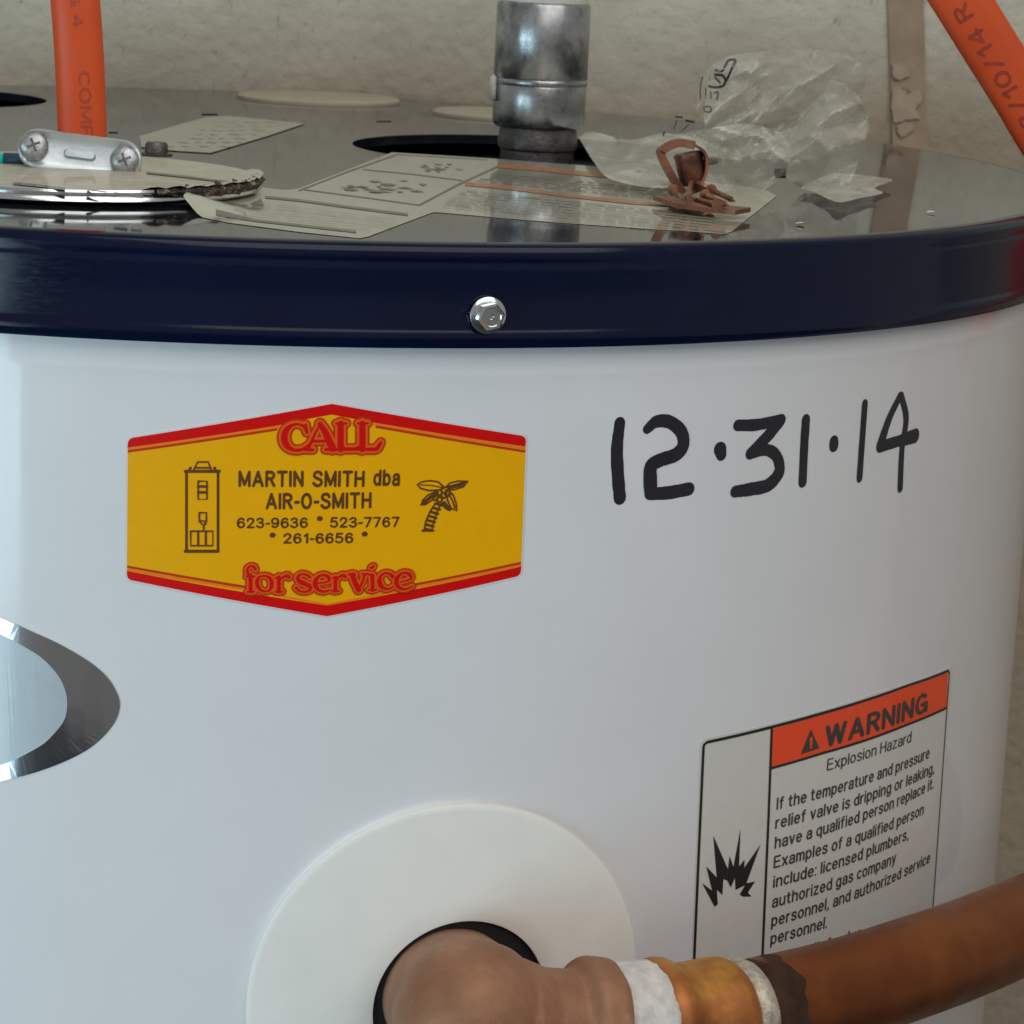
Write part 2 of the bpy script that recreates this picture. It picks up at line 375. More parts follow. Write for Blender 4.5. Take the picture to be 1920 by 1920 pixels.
M_CINK = plain('cable_print', (.30, .035, .012), .5, var=.15)
M_CUBIT = plain('copper_strap_metal', (.29, .13, .08), .45, metal=.7, var=.4, vscale=150, bump=.2)
M_CUDARK = plain('dark_copper_metal', (.17, .08, .05), .42, metal=.7, var=.55, vscale=220, bump=.3)
t = NT('clear_plastic_film')
lw = t.n('ShaderNodeLayerWeight', Blend=.42)
tr = t.n('ShaderNodeBsdfTransparent'); tr.inputs[0].default_value = (.95, .95, .93, 1)
t.set(Base_Color=(.74, .74, .68, 1), Roughness=.07, Specular_IOR_Level=1)
t.bump(t.noise(110, 2, .5), .35, .0012)
ms = t.n('ShaderNodeMixShader'); 
cr = t.ramp(t.noise(60, 3, .5, stretch=(1, 1, .45)), [(.50, g(0)), (.53, g(.12)), (.57, g(0)), (.70, g(.12))]); fa = t.ramp(lw.outputs['Facing'], [(0, g(.09)), (.45, g(.15)), (.8, g(.45)), (1, g(.75))])
pt_ = t.ramp(t.n('ShaderNodeNewGeometry').outputs['Pointiness'], [(.40, g(.5)), (.47, g(0)), (.53, g(0)), (.60, g(.5))])
ac_ = t.n('ShaderNodeMath', operation='ADD'); t.l(cr, ac_.inputs[0]); t.l(pt_, ac_.inputs[1]); cr = ac_.outputs[0]
am_ = t.n('ShaderNodeMath', operation='ADD', use_clamp=True); t.l(cr, am_.inputs[0]); t.l(fa, am_.inputs[1]); f = am_.outputs[0]
t.l(f, ms.inputs[0]); t.l(tr.outputs[0], ms.inputs[1]); t.l(t.b.outputs[0], ms.inputs[2]); t.l(ms.outputs[0], t.o.inputs[0]); M_FILM = t.m
M_BINK = plain('bag_print_ink', (.012, .012, .02), .4, var=.1)
M_TEAL = plain('teal_cap', (.02, .62, .50), .4, var=.05)
M_BLUEH = plain('blue_wire_jacket', (.02, .06, .12), .4, var=.1)
t = NT('dark_reflection_floor')
t.l(t.ramp(t.noise(6, 5), [(.3, (.05, .055, .065)), (.7, (.075, .08, .09))]), t.b.inputs['Base Color']); t.set(Roughness=.8); M_FLOOR = t.m  # shade put into the colour, so the badge mirrors a dark lower part
t = NT('pale_reflection_slab')
t.l(t.ramp(t.noise(5, 5), [(.3, (.42, .42, .42)), (.7, (.52, .52, .50))]), t.b.inputs['Base Color']); t.set(Roughness=.85); M_REFLSLAB = t.m  # pale tone chosen for the light part of the badge's reflection

# ------------------------------------------------------------------ setting
WY = RL + .006
def quadbm(a, b, c, d):
    bm = bmesh.new(); bm.faces.new([bm.verts.new(p) for p in (a, b, c, d)]); return bm
bm = quadbm((-1.6, WY, 0), (2.0, WY, 0), (2.0, WY, 2.6), (-1.6, WY, 2.6))
ret = bmesh.ops.extrude_face_region(bm, geom=bm.faces[:])
for v in [x for x in ret['geom'] if isinstance(x, bmesh.types.BMVert)]: v.co.y += .1
bmesh.ops.recalc_face_normals(bm, faces=bm.faces[:])
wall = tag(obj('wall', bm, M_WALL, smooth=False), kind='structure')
bm = quadbm((-3, -4.45, 0), (3, -4.45, 0), (3, WY, 0), (-3, WY, 0)); tag(obj('floor', bm, M_FLOOR, smooth=False), kind='structure')  # unseen floor, toned dark and ended where the badge's reflection turns pale
bm = quadbm((-8, -12, -.01), (8, -12, -.01), (8, -4.45, -.01), (-8, -4.45, -.01)); tag(obj('reflection_slab', bm, M_REFLSLAB, smooth=False), kind='structure')  # unseen slab added to give the badge something pale to mirror

# tan board strip on the wall, with torn paper
A = [on_y(1661, -60, WY), on_y(1729, -60, WY), on_y(1738, 300, WY), on_y(1673, 300, WY)]
bm = bmesh.new(); fr = [bm.verts.new(p + Vector((0, -.0016, 0))) for p in A]; bk = [bm.verts.new(p + Vector((0, .001, 0))) for p in A]
bm.faces.new(fr)
for i in range(4): bm.faces.new((fr[i], fr[(i + 1) % 4], bk[(i + 1) % 4], bk[i]))
bmesh.ops.recalc_face_normals(bm, faces=bm.faces[:])
strip = obj('board_strip', bm, M_STRIP, wall, smooth=False)
torn = [[(1673, 170), (1686, 160), (1695, 180), (1708, 172), (1726, 168), (1729, 190), (1712, 196), (1694, 202), (1680, 198), (1671, 204)],
        [(1674, 182), (1700, 178), (1727, 176), (1728, 194), (1713, 196), (1722, 214), (1725, 223), (1704, 224), (1695, 226), (1674, 231), (1672, 205)],
        [(1682, 236), (1700, 228), (1712, 230), (1714, 243), (1700, 252), (1690, 258), (1684, 250)],
        [(1672, 120), (1684, 113), (1700, 124), (1705, 140), (1690, 150), (1675, 145)]]
for i, p in enumerate(torn):
    bm = bmesh.new(); q = []
    for k in range(len(p)):
        a, b = p[k], p[(k + 1) % len(p)]
        for s in (0, .33, .66): q.append((a[0] + (b[0] - a[0]) * s + random.uniform(-1.5, 1.5), a[1] + (b[1] - a[1]) * s + random.uniform(-1.5, 1.5)))
    f = bm.faces.new([bm.verts.new(on_y(x, y, WY - .0018 - .0002 * i)) for x, y in q])
    bmesh.ops.triangulate(bm, faces=[f])
    ret = bmesh.ops.extrude_face_region(bm, geom=bm.faces[:])
    for v in [x for x in ret['geom'] if isinstance(x, bmesh.types.BMVert)]: v.co.y -= .0007
    bmesh.ops.recalc_face_normals(bm, faces=bm.faces[:])
    obj('torn_paper', bm, M_TORN, wall, smooth=False)

# ------------------------------------------------------------------ heater
heater = thing('water_heater', (0, 0, 0), 'white water heater with navy blue lid band, yellow service sticker and handwritten date', 'water heater')
bm = bmesh.new()
zb = ZT - HB
prof = [(S * .2, .05), (S, .05), (S, .4), (S, .9), (S, zb - .0082), (S + .00012, zb - .0076), (S + .00015, zb - .0066), (S + .00004, zb - .0056), (S, zb - .0048), (S, zb + .01), (S - .003, ZT - .008), (0, ZT - .008)]
lathe(bm, prof, (0, 0, 0), (0, 0, 1), 256)
obj('jacket', bm, M_ENAMEL, heater, auto=50)
# lid band
bm = bmesh.new()
prof = [(RL - .0042, 0), (RL - .0020, -.0001), (RL - .0009, -.0005), (RL - .0003, -.0012), (RL, -.0022), (RL - .00005, -.0036), (RL - .0002, -.0042), (RL - .0002, -.0048), (RL, -.0054), (RL, -.0062),
        (RL - .0002, -.010), (RL - .0002, -HB + .0048), (RL, -HB + .0040), (RL + .0004, -HB + .0030), (RL + .0003, -HB + .0016), (RL - .0001, -HB + .0008), (RL - .0002, -HB), (RL - .0016, -HB), (RL - .0018, -HB + .004)]
lathe(bm, prof, (0, 0, ZT), (0, 0, 1), 256)
obj('lid_band', bm, M_NAVY, heater, auto=60)
# lid top sheet with its openings
P_PIPE = on_z(1007, 283)
tip = on_z(714, 256); RH = (P_PIPE - tip).length
P_H2 = on_z(-190, 180); R_H2 = (on_z(88, 190) - P_H2).length
loops = [[(P_PIPE.x + RH * c, P_PIPE.y + RH * s) for c, s in circle_pts(96)],
         [(P_H2.x + R_H2 * c, P_H2.y + R_H2 * s) for c, s in circle_pts(64)]]
for (x, y, wx, hy) in [(393, 215, 15, 1.6), (212, 249, 9, 1.6), (720, 228, 14, 1.3), (1463, 325, 11, 9), (1290, 300, 9, 2)]:
    loops.append([tuple(on_z(x + sx * wx, y + sy * hy)[:2]) for sx, sy in ((-1, -1), (1, -1), (1, 1), (-1, 1))])
pts = [((RL - .0042) * c, (RL - .0042) * s) for c, s in circle_pts(256)]; edges = [(i, (i + 1) % 256) for i in range(256)]
for k in range(1, 12):
    rr = (RL - .0042) * k / 12
    for c, s in circle_pts(10 * k):
        p = (rr * c, rr * s)
        if all(min(math.hypot(p[0] - q[0], p[1] - q[1]) for q in L) > .006 for L in loops): pts.append(p)
for L in loops:
    b = len(pts); pts += L; edges += [(b + i, b + (i + 1) % len(L)) for i in range(len(L))]
v2, e2, f2, *_ = delaunay_2d_cdt([Vector(p) for p in pts], edges, [], 0, 1e-6)
def inside(p, L):
    r = False
    for i in range(len(L)):
        a, b = L[i], L[i - 1]
        if (a[1] > p[1]) != (b[1] > p[1]) and p[0] < (b[0] - a[0]) * (p[1] - a[1]) / (b[1] - a[1]) + a[0]: r = not r
    return r
bm = bmesh.new(); vs = [bm.verts.new((p.x, p.y, ZT)) for p in v2]
for f in f2:
    c = (sum(v2[i].x for i in f) / len(f), sum(v2[i].y for i in f) / len(f))
    if math.hypot(*c) > RL - .0042 or any(inside(c, L) for L in loops): continue
    fc = bm.faces.new([vs[i] for i in f]); fc.normal_update()
    if fc.normal.z < 0: fc.normal_flip()
for v in [v for v in bm.verts if not v.link_faces]: bm.verts.remove(v)
be = [e for e in bm.edges if e.is_boundary and max(math.hypot(v.co.x, v.co.y) for v in e.verts) < RL - .006]
ret = bmesh.ops.extrude_edge_only(bm, edges=be)
for v in [x for x in ret['geom'] if isinstance(x, bmesh.types.BMVert)]: v.co.z -= .003
lid = obj('lid_top', bm, M_LID, heater, auto=30)
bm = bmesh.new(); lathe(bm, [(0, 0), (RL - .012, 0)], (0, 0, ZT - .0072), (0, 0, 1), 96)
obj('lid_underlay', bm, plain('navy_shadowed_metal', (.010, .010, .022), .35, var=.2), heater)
# dusty caps let into the far side of the lid
for (x, y, hw) in [(598, 187, 152), (935, 217, 124)]:
    c = on_z(x, y); r = (on_z(x + hw, y + hw * .046) - c).length
    bm = bmesh.new(); lathe(bm, [(r, -.0005), (r, .0009), (r - .001, .0016), (r * .5, .0017), (0, .0017)], (c.x, c.y, ZT), (0, 0, 1), 72)
    obj('hole_cap', bm, M_PCAP, heater, auto=40)
# sheet metal screw on the band
c = on_cyl(912, 590, RL); k = mpp(c); ax = Vector((c.x, c.y, 0)).normalized()
scr = None
bm = bmesh.new(); lathe(bm, [(0, .0004), (34 * k, .0004), (35.5 * k, .0008), (35 * k, .0013), (28 * k, .0018), (0, .0018)], c, ax, 48)
scr = obj('screw', bm, M_CHROME, heater, auto=35)
bm = bmesh.new()
ux = Vector((0, 0, 1)).cross(ax).normalized(); uy = ax.cross(ux)
rings = []
for r, h in ((26.5, .0017), (26.5, .0040), (23, .0046), (18, .0046), (16.5, .0042), (5, .0042), (3.5, .0037)):
    rings.append([bm.verts.new(c + ax * h + (ux * math.cos(a) + uy * math.sin(a)) * r * k) for a in [math.radians(60 * i + 12) for i in range(6)]] if r > 20 else
                 [bm.verts.new(c + ax * h + (ux * math.cos(a) + uy * math.sin(a)) * r * k) for a in [math.radians(10 * i + 12) for i in range(36)]])
for a, b in zip(rings, rings[1:]):
    if len(a) == len(b):
        for i in range(len(a)): bm.faces.new((a[i], a[(i + 1) % len(a)], b[(i + 1) % len(a)], b[i]))
    else:
        for i in range(6):
            seg = [b[(6 * i + j) % 36] for j in range(7)]
            bm.faces.new([a[i], a[(i + 1) % 6]] + seg[::-1])
bm.faces.new(rings[-1]); bmesh.ops.recalc_face_normals(bm, faces=bm.faces[:])
obj('hex_head', bm, M_CHROME, scr, auto=30)
bm = bmesh.new(); a = on_cyl(866, 590, RL + .0006); b = on_cyl(884, 582, RL + .001); d = on_cyl(884, 590, RL + .0005); e = on_cyl(880, 586, RL + .0022)
vs = [bm.verts.new(p) for p in (a, b, d, e)]
for q in ((0, 1, 2), (0, 1, 3), (1, 2, 3), (0, 2, 3)): bm.faces.new([vs[i] for i in q])
obj('metal_burr', bm, M_CHROME, scr, smooth=False)

# ---- yellow service sticker
HEX = [(240, 822), (622, 757), (986, 818), (976, 1079), (613, 1155), (238, 1086)]
def lerp(a, b, t): return (a[0] + (b[0] - a[0]) * t, a[1] + (b[1] - a[1]) * t)
def rounded(P, rad, which, n=5):
    out = []
    for i, p in enumerate(P):
        if i not in which: out.append(p); continue
        a, b = P[i - 1], P[(i + 1) % len(P)]
        la = math.dist(p, a); lb = math.dist(p, b); s = lerp(p, a, rad / la); e = lerp(p, b, rad / lb)
        for k in range(n + 1):
            t = k / n; out.append(lerp(lerp(s, p, t), lerp(p, e, t), t))
    return out
def grow(P, d):
    cx = sum(p[0] for p in P) / len(P); cy = sum(p[1] for p in P) / len(P)
    return [(p[0] + d * (1 if p[0] > cx + 30 else -1 if p[0] < cx - 30 else 0), p[1] + d * (1 if p[1] > cy else -1)) for p in P]
stick = obj('service_sticker', cyl_poly([rounded(grow(HEX, 2.2), 12, (0, 2, 3, 5))], .00005, .00010), M_WHITEP, heater, smooth=False)
obj('yellow_ground', cyl_poly([rounded(HEX, 11, (0, 2, 3, 5))], .00017), M_YEL, stick)
top = [(239, 839), (524, 797), (560, 788), (622, 777), (690, 790), (984, 837)]
bot = [(238, 1070), (613, 1135), (977, 1062)]
hx = rounded(HEX, 11, (0, 2, 3, 5))
ptop = hx[0:6] + [HEX[1]] + hx[7:13] + top[::-1]
pbot = [p for p in hx[13:19]] + [HEX[4]] + hx[20:26] + bot
obj('red_band', cyl_poly([ptop], .00020), M_RED, stick); obj('red_band', cyl_poly([pbot], .00020), M_RED, stick)
def strokes(name, L, mat, parent, z0=0.0, off=.0002, **kw):
    bm = bmesh.new()
    for i, (p, w) in enumerate(L): stroke_px(bm, p, w, z0 + i * 3e-6, **kw)
    slice_u(bm, .006); bend(bm, off); outward(bm, lambda c: Vector((c.x, c.y, 0)))
    return obj(name, bm, mat, parent)
def each(name, L, mat, parent, **kw):
    for l in L: strokes(name, [l], mat, parent, **kw)
def off_line(P, d): return [(x, y + d) for x, y in P]
each('orange_line', [([(240, 841), (524, 799)], 4.2), ([(700, 794), (984, 840)], 4.2), ([(239, 1067.5), (470, 1106)], 4), ([(775, 1101), (976, 1059.5)], 4), ([(470, 1106), (613, 1133), (775, 1101)], 3)], M_ORG, stick, smooth=1, cap=False, off=.00024)
each('dark_red_line', [([(240, 846), (520, 804.5)], 4.4), ([(704, 799.5), (984, 846)], 4.4), ([(239, 1062), (460, 1100)], 4.4), ([(778, 1095.5), (976, 1055)], 4.4)], M_DRED, stick, smooth=1, cap=False, off=.00024)
def Z(ox, oy, s): return lambda L: [(ox + x / s, oy + y / s) for x, y in L]
a_ = Z(500, 770, 8); b_ = Z(440, 1040, 10.667); c_ = Z(600, 1040, 9.6)
CALL = [(a_([(600, 320), (575, 255), (530, 215), (455, 195), (370, 215), (300, 275), (262, 370), (275, 470), (330, 545), (410, 583), (500, 580), (580, 545), (630, 500)]), [5, 5, 5, 4, 6, 10, 12, 12, 9, 6, 6, 5, 4]),
        (a_([(582, 200), (605, 325)]), 4),
        (a_([(800, 185), (740, 300), (680, 430), (620, 560)]), [4, 4, 5, 6]), (a_([(795, 190), (870, 310), (940, 460), (985, 560)]), [8, 11, 13, 13]), (a_([(690, 450), (880, 450)]), 5),
        (a_([(560, 575), (690, 580)]), 5), (a_([(880, 575), (1060, 575)]), 5),
        (a_([(1105, 190), (1105, 570)]), 11.5), (a_([(1040, 185), (1190, 185)]), 4), (a_([(1060, 575), (1380, 572)]), 5), (a_([(1120, 560), (1320, 560), (1400, 520)]), 5),
        (a_([(1430, 190), (1430, 570)]), 11.5), (a_([(1365, 182), (1510, 182)]), 4), (a_([(1420, 570), (1620, 570), (1670, 530), (1705, 470)]), [6, 7, 7, 5])]
FORS = [(b_([(410, 285), (385, 235), (320, 218), (260, 260), (255, 330), (290, 400), (320, 460)]), [5, 4, 3, 4, 5, 6, 6]), (b_([(315, 400), (318, 725)]), 7), (b_([(235, 425), (395, 425)]), 3.5), (b_([(255, 732), (385, 732)]), 3.5),
        (b_([(590, 410), (500, 430), (452, 500), (455, 600), (510, 690), (600, 722), (690, 700), (735, 620), (730, 520), (680, 440), (590, 410)]), [3.5, 4, 7, 7, 5, 3.5, 4, 7, 7, 5, 3.5]),
        (b_([(880, 440), (880, 725)]), 7), (b_([(815, 732), (950, 732)]), 3.5), (b_([(820, 455), (880, 440)]), 3.5), (b_([(900, 500), (960, 440), (1040, 410), (1085, 440)]), [3, 4, 6, 6]),
        (b_([(1500, 440), (1420, 385), (1320, 380), (1258, 440), (1290, 515), (1400, 570), (1500, 620), (1500, 690), (1410, 728), (1300, 715), (1225, 650)]), [5, 3.5, 4, 6, 8, 8, 7, 6, 4, 3.5, 5]),
        (b_([(1660, 560), (1780, 545), (1890, 505), (1860, 430), (1770, 392), (1680, 420), (1615, 500), (1610, 600), (1670, 690), (1780, 725), (1910, 690)]), [3, 3, 4, 6, 4, 5, 8, 8, 6, 4, 3]),
        (c_([(272, 400), (272, 640)]), 7), (c_([(215, 645), (335, 645)]), 3.5), (c_([(225, 405), (272, 395)]), 3.5), (c_([(290, 450), (340, 390), (400, 362), (450, 385)]), [3, 4, 6, 6]),
        (c_([(575, 350), (620, 480), (690, 625)]), 9), (c_([(690, 625), (750, 490), (800, 350)]), 4.5), (c_([(510, 340), (630, 340)]), 3.5), (c_([(750, 335), (850, 335)]), 3.5),
        (c_([(935, 360), (938, 625)]), 7), (c_([(875, 352), (940, 345)]), 3.5), (c_([(870, 625), (1005, 620)]), 3.5), (c_([(915, 225), (950, 205)]), 5),
        (c_([(1300, 385), (1240, 330), (1160, 320), (1085, 370), (1060, 460), (1090, 550), (1160, 600), (1240, 600), (1300, 560)]), [7, 4, 3.5, 5, 8, 8, 5, 3.5, 3]),
        (c_([(1440, 480), (1540, 455), (1635, 415), (1600, 345), (1510, 312), (1430, 345), (1372, 420), (1372, 520), (1430, 590), (1530, 608), (1650, 560)]), [3, 3, 4, 6, 4, 5, 8, 8, 6, 4, 3])]
for nm, L, d1, d2 in (('call_lettering', CALL, 7.6, 4.6), ('for_service_lettering', FORS, 6.3, 3.6)):
    strokes(nm + '_shadow', L, M_DRED, stick, off=.00030, grow=d1, dz=1e-6)
    strokes(nm + '_outline', L, M_ORG if nm[0] == 'x' else plain('sticker_orange_rim', lin(224, 92, 26), .42, spec=.2, var=.03), stick, off=.00042, grow=d2, dz=1e-6)
    strokes(nm, L, M_RED, stick, off=.00054, grow=0, dz=1e-6)
def text_part(name, items, mat, parent, off, step=.003):
    bm = bmesh.new()
    for it in items: text_cyl_px(bm, *it)
    slice_u(bm, step); bend(bm, off); outward(bm, lambda c: Vector((c.x, c.y, 0)))
    return obj(name, bm, mat, parent)
text_part('sticker_lettering', [('MARTIN', (447, 913), (569, 913), 32, .022), ('SMITH', (585, 913), (683, 913), 32, .022), ('dba', (699, 911), (749, 911), 32, .022),
    ('AIR-O-SMITH', (498, 955), (696, 953), 32, .022), ('623-9636', (444, 990), (577, 989.5), 20.5, .018), ('*', (593, 986), (605, 986), 23, .02), ('523-7767', (618, 989), (748, 988), 20.5, .018),
    ('*', (505, 1017), (517, 1017), 23, .02), ('261-6656', (531, 1019), (662, 1018), 20.5, .018), ('*', (677, 1015), (689, 1015), 23, .02)], M_BRN, stick, .00026)
q = Z(200, 740, 4.5714)
heat_icon = [(q([(685, 665), (685, 1340)]), 5), (q([(955, 665), (955, 1340)]), 5), (q([(675, 655), (965, 655)]), 6), (q([(675, 1340), (955, 1340)]), 6),
    (q([(710, 640), (720, 625)]), 5), (q([(930, 640), (925, 625)]), 5), (q([(750, 635), (780, 575), (870, 575), (895, 635)]), 3.5), (q([(755, 625), (890, 625)]), 3.5),
    (q([(785, 740), (860, 740), (860, 895), (785, 895), (785, 740)]), 3.5), (q([(785, 785), (860, 785)]), 5), (q([(785, 835), (860, 835)]), 5),
    (q([(795, 1010), (855, 1010), (855, 1085), (832, 1120), (795, 1085), (795, 1010)]), 3.5), (q([(832, 1120), (832, 1165)]), 3.5), (q([(805, 1080), (835, 1080), (850, 1110)]), 3),
    (q([(720, 1168), (910, 1168), (910, 1292), (722, 1292), (720, 1168)]), 3.5), (q([(785, 1168), (785, 1292)]), 4), (q([(850, 1168), (850, 1292)]), 4)]
strokes('heater_drawing', heat_icon, M_BRN, stick, off=.00026, smooth=1)
q = Z(600, 740, 4.5714)
palm = [(q([(1060, 790), (1010, 745), (940, 735), (870, 745), (830, 768), (860, 800), (930, 820), (1010, 815), (1060, 800)]), 3), (q([(850, 770), (950, 775), (1050, 795)]), 2),
    (q([(1070, 795), (1110, 755), (1180, 738), (1270, 740), (1230, 785), (1150, 812), (1075, 815)]), 3), (q([(1090, 790), (1170, 770), (1255, 745)]), 5), (q([(1100, 800), (1180, 785), (1230, 765)]), 4),
    (q([(990, 825), (920, 860), (880, 900), (860, 945), (900, 940), (960, 900), (1000, 850)]), 3), (q([(880, 930), (940, 880), (1000, 840)]), 7),
    (q([(1100, 820), (1140, 860), (1165, 930), (1170, 995), (1120, 970), (1090, 900), (1080, 840)]), 3), (q([(1100, 850), (1130, 900), (1155, 970)]), 3), (q([(1060, 930), (1080, 960), (1110, 975)]), 9),
    (q([(985, 930), (940, 1000), (905, 1080), (890, 1160)]), 3), (q([(1035, 930), (1000, 1000), (975, 1080), (955, 1160)]), 3), (q([(875, 1163), (970, 1163)]), 4)]
for i in range(7):
    t_ = i / 6; x0, y0 = 985 - 90 * t_**.8, 930 + 215 * t_; palm.append((q([(x0, y0), (x0 + 62, y0 + 18)]), 4.5))
for (x, y) in [(1020, 835), (1090, 845), (1020, 895), (1060, 860), (985, 880)]:
    palm.append((q([(x + 24 * math.cos(a), y + 24 * math.sin(a)) for a in np.linspace(0, 2 * math.pi, 9)]), 3.4))
strokes('palm_drawing', palm, M_BRN, stick, off=.00026, smooth=1)

# ---- handwritten date
q = Z(1100, 700, 2.8235)
date = [(q([(175, 262), (160, 400), (165, 540), (175, 660)]), [18, 20, 21, 20]),
    (q([(320, 295), (370, 255), (440, 258), (500, 310), (510, 380), (470, 430), (390, 458), (340, 490), (335, 560), (338, 630)]), [15, 19, 20, 21, 21, 22, 21, 22, 23, 22]),
    (q([(335, 638), (430, 632), (540, 612)]), [19, 20, 20]), (q([(706, 402), (712, 430)]), [24, 20]),
    (q([(800, 275), (900, 272), (1030, 245)]), [18, 18, 17]), (q([(1030, 250), (950, 340), (865, 425)]), [17, 20, 18]), (q([(868, 425), (950, 405), (1005, 440), (1018, 520), (960, 590), (870, 612), (785, 625)]), [17, 18, 19, 21, 21, 20, 18]),
    (q([(1160, 245), (1150, 400), (1142, 575)]), 17.5), (q([(1308, 362), (1308, 382)]), 20), (q([(1472, 160), (1458, 350), (1443, 555)]), 14),
    (q([(1658, 120), (1600, 240), (1552, 385)]), [13, 15, 19]), (q([(1552, 388), (1650, 358), (1738, 330)]), [19, 18, 23]), (q([(1665, 118), (1690, 240), (1668, 400), (1658, 608)]), [13, 14, 14, 14])]
bm = bmesh.new()
for i, (p, w_) in enumerate(date): stroke_px(bm, p, [x * 1.27 for x in w_] if hasattr(w_, '__len__') else w_ * 1.27, i * 4e-6, jitter=.035)
slice_u(bm, .005); bend(bm, .00004); outward(bm, lambda c: Vector((c.x, c.y, 0)))
obj('handwritten_date', bm, M_INK, heater)

# ---- warning label
wl = [(1312, 1392), (1320, 1385), (1450, 1356), (1640, 1300), (1782, 1250), (1786, 1256), (1735, 1900), (1640, 1925), (1450, 1960), (1290, 1985)]
LBL = obj('warning_label', cyl_poly([wl], .00004, .00010), M_WLAB, heater, smooth=False)
fr = []
topc = [(1318, 1402), (1319, 1396), (1325, 1391), (1380, 1379), (1445, 1363), (1540, 1337), (1620, 1313), (1700, 1285), (1770, 1260), (1776, 1257), (1779, 1262)]
fr.append((topc, [6, 6, 6, 6, 6, 6, 5.5, 5, 5, 5, 4]))
fr.append(([(1318, 1402), (1310, 1580), (1301, 1790), (1295, 1960)], 6)); fr.append(([(1779, 1262), (1765, 1460), (1748, 1700), (1738, 1860)], 3.6))
fr.append(([(1446, 1364), (1440, 1530), (1429, 1780), (1424, 1950)], 6)); fr.append(([(1445, 1440), (1540, 1412), (1620, 1388), (1700, 1358), (1773, 1327)], 5))
strokes('label_frame', fr, M_BLACK, LBL, off=.00026, smooth=1, cap=False)
obj('orange_panel', cyl_poly([[(1448, 1366), (1540, 1340), (1620, 1316), (1700, 1288), (1777, 1260), (1774, 1326), (1700, 1357), (1620, 1387), (1540, 1411), (1446, 1438)]], .00020), M_WORG, LBL)
text_part('warning_heading', [('WARNING', (1545, 1402), (1737, 1334), 43, .022)], M_BLACK2, LBL, .00030)
obj('warning_triangle', cyl_poly([[(1500, 1414), (1535, 1402.5), (1519, 1367)]], .00028), M_BLACK2, LBL)
text_part('exclamation_mark', [('!', (1516, 1404), (1521, 1402.5), 23, .03)], M_WORG, LBL, .00034)
text_part('label_lettering', [('Explosion Hazard', (1549, 1445), (1707, 1391), 23), ('If the temperature and pressure', (1454.5, 1518.5), (1741, 1421), 24.5, .010), ('relief valve is dripping or leaking,', (1452, 1554.5), (1750, 1449),24.5, .010),
    ('have a qualified person replace it.', (1451, 1591.5), (1749, 1478),24.5, .010), ('Examples of a qualified person', (1449, 1628), (1730, 1527),24.5, .010), ('include: licensed plumbers,', (1448, 1665), (1702, 1573),24.5, .010),
    ('authorized gas company', (1446, 1702.5), (1678, 1618),24.5, .010), ('personnel, and authorized service', (1444.5, 1738), (1742, 1617),24.5, .010), ('personnel.', (1443, 1771.5), (1549, 1739),24.5, .010), ('relief valve', (1500, 1797), (1614, 1758),24.5, .010)], M_BLACK2, LBL, .00026)
q = Z(1300, 1520, 3.84)
burst = q([(140, 180), (245, 420), (257, 325), (285, 405), (335, 130), (325, 400), (365, 350), (362, 410), (480, 240), (378, 520), (440, 508), (388, 588), (415, 616), (355, 616), (330, 602), (368, 535), (300, 568), (296, 480), (266, 550), (240, 500), (212, 490), (205, 605), (165, 565), (172, 672), (150, 690), (60, 520), (132, 575), (90, 400), (165, 480)])
obj('explosion_mark', cyl_poly([burst], .00026), M_BLACK, LBL)

# ---- oval badge, only its right end is in the picture
q = Z(0, 1120, 4.8)
o_ = q([(-700, 60), (-300, 110), (-60, 165), (130, 235), (300, 310), (500, 400), (700, 510), (850, 610), (970, 720), (1050, 850), (1080, 960), (1050, 1090), (960, 1220), (830, 1340), (680, 1430), (500, 1510), (300, 1580), (100, 1630), (-150, 1680), (-700, 1740)])
i_ = q([(-700, 1650), (-150, 1565), (10, 1510), (100, 1475), (250, 1400), (400, 1310), (500, 1210), (575, 1110), (605, 1000), (598, 870), (550, 740), (460, 620), (350, 520), (200, 430), (40, 345), (-150, 260), (-700, 120)])
so = [tuple(p) for p in catmull(o_, 4)]; si = [tuple(p) for p in catmull(i_, 4)]
obj('badge_crescent', cyl_poly([so + si], .00004, .00022), M_BADGE, heater, smooth=False)
obj('badge_centre', cyl_poly([si], .00004, .00008), M_BADGE2, heater, smooth=False)

# ---- foam collar round the valve opening
uc, vc = uv(842, 1872); uh, vh = uv(861, 1883)
kk = mpp(cyl(uc, vc)); RO = 383 * kk; RI = 169 * kk
def collar(bm):
    seg = 160; prof = [(1, -.001), (1, .0012), (.998, .0015), (.994, .0016), (.95, .0017), (.6, .0018), (.2, .0018), (.02, .0018), (0, .0016), (0, -.004)]
    rings = []
    for t_, w_ in prof:
        ring = []
        for c, s in circle_pts(seg):
            u = (uh + RI * c) * (1 - t_) + (uc + RO * c) * t_; v = (vh + RI * s) * (1 - t_) + (vc + RO * s) * t_
            ring.append(bm.verts.new(cyl(u, v, w_)))
        rings.append(ring)
    for a, b in zip(rings, rings[1:]):
        for i in range(seg): bm.faces.new((a[i], a[(i + 1) % seg], b[(i + 1) % seg], b[i]))
    bmesh.ops.recalc_face_normals(bm, faces=bm.faces[:])
    cen = sum((f.normal.dot(Vector((f.calc_center_median().x, f.calc_center_median().y, 0)).normalized()) for f in bm.faces if f.calc_area() > 0), 0)
    if cen < 0: bmesh.ops.reverse_faces(bm, faces=bm.faces[:])
bm = bmesh.new(); collar(bm); obj('foam_collar', bm, M_COLLAR, heater, auto=60)
bm = bmesh.new(); rings = []
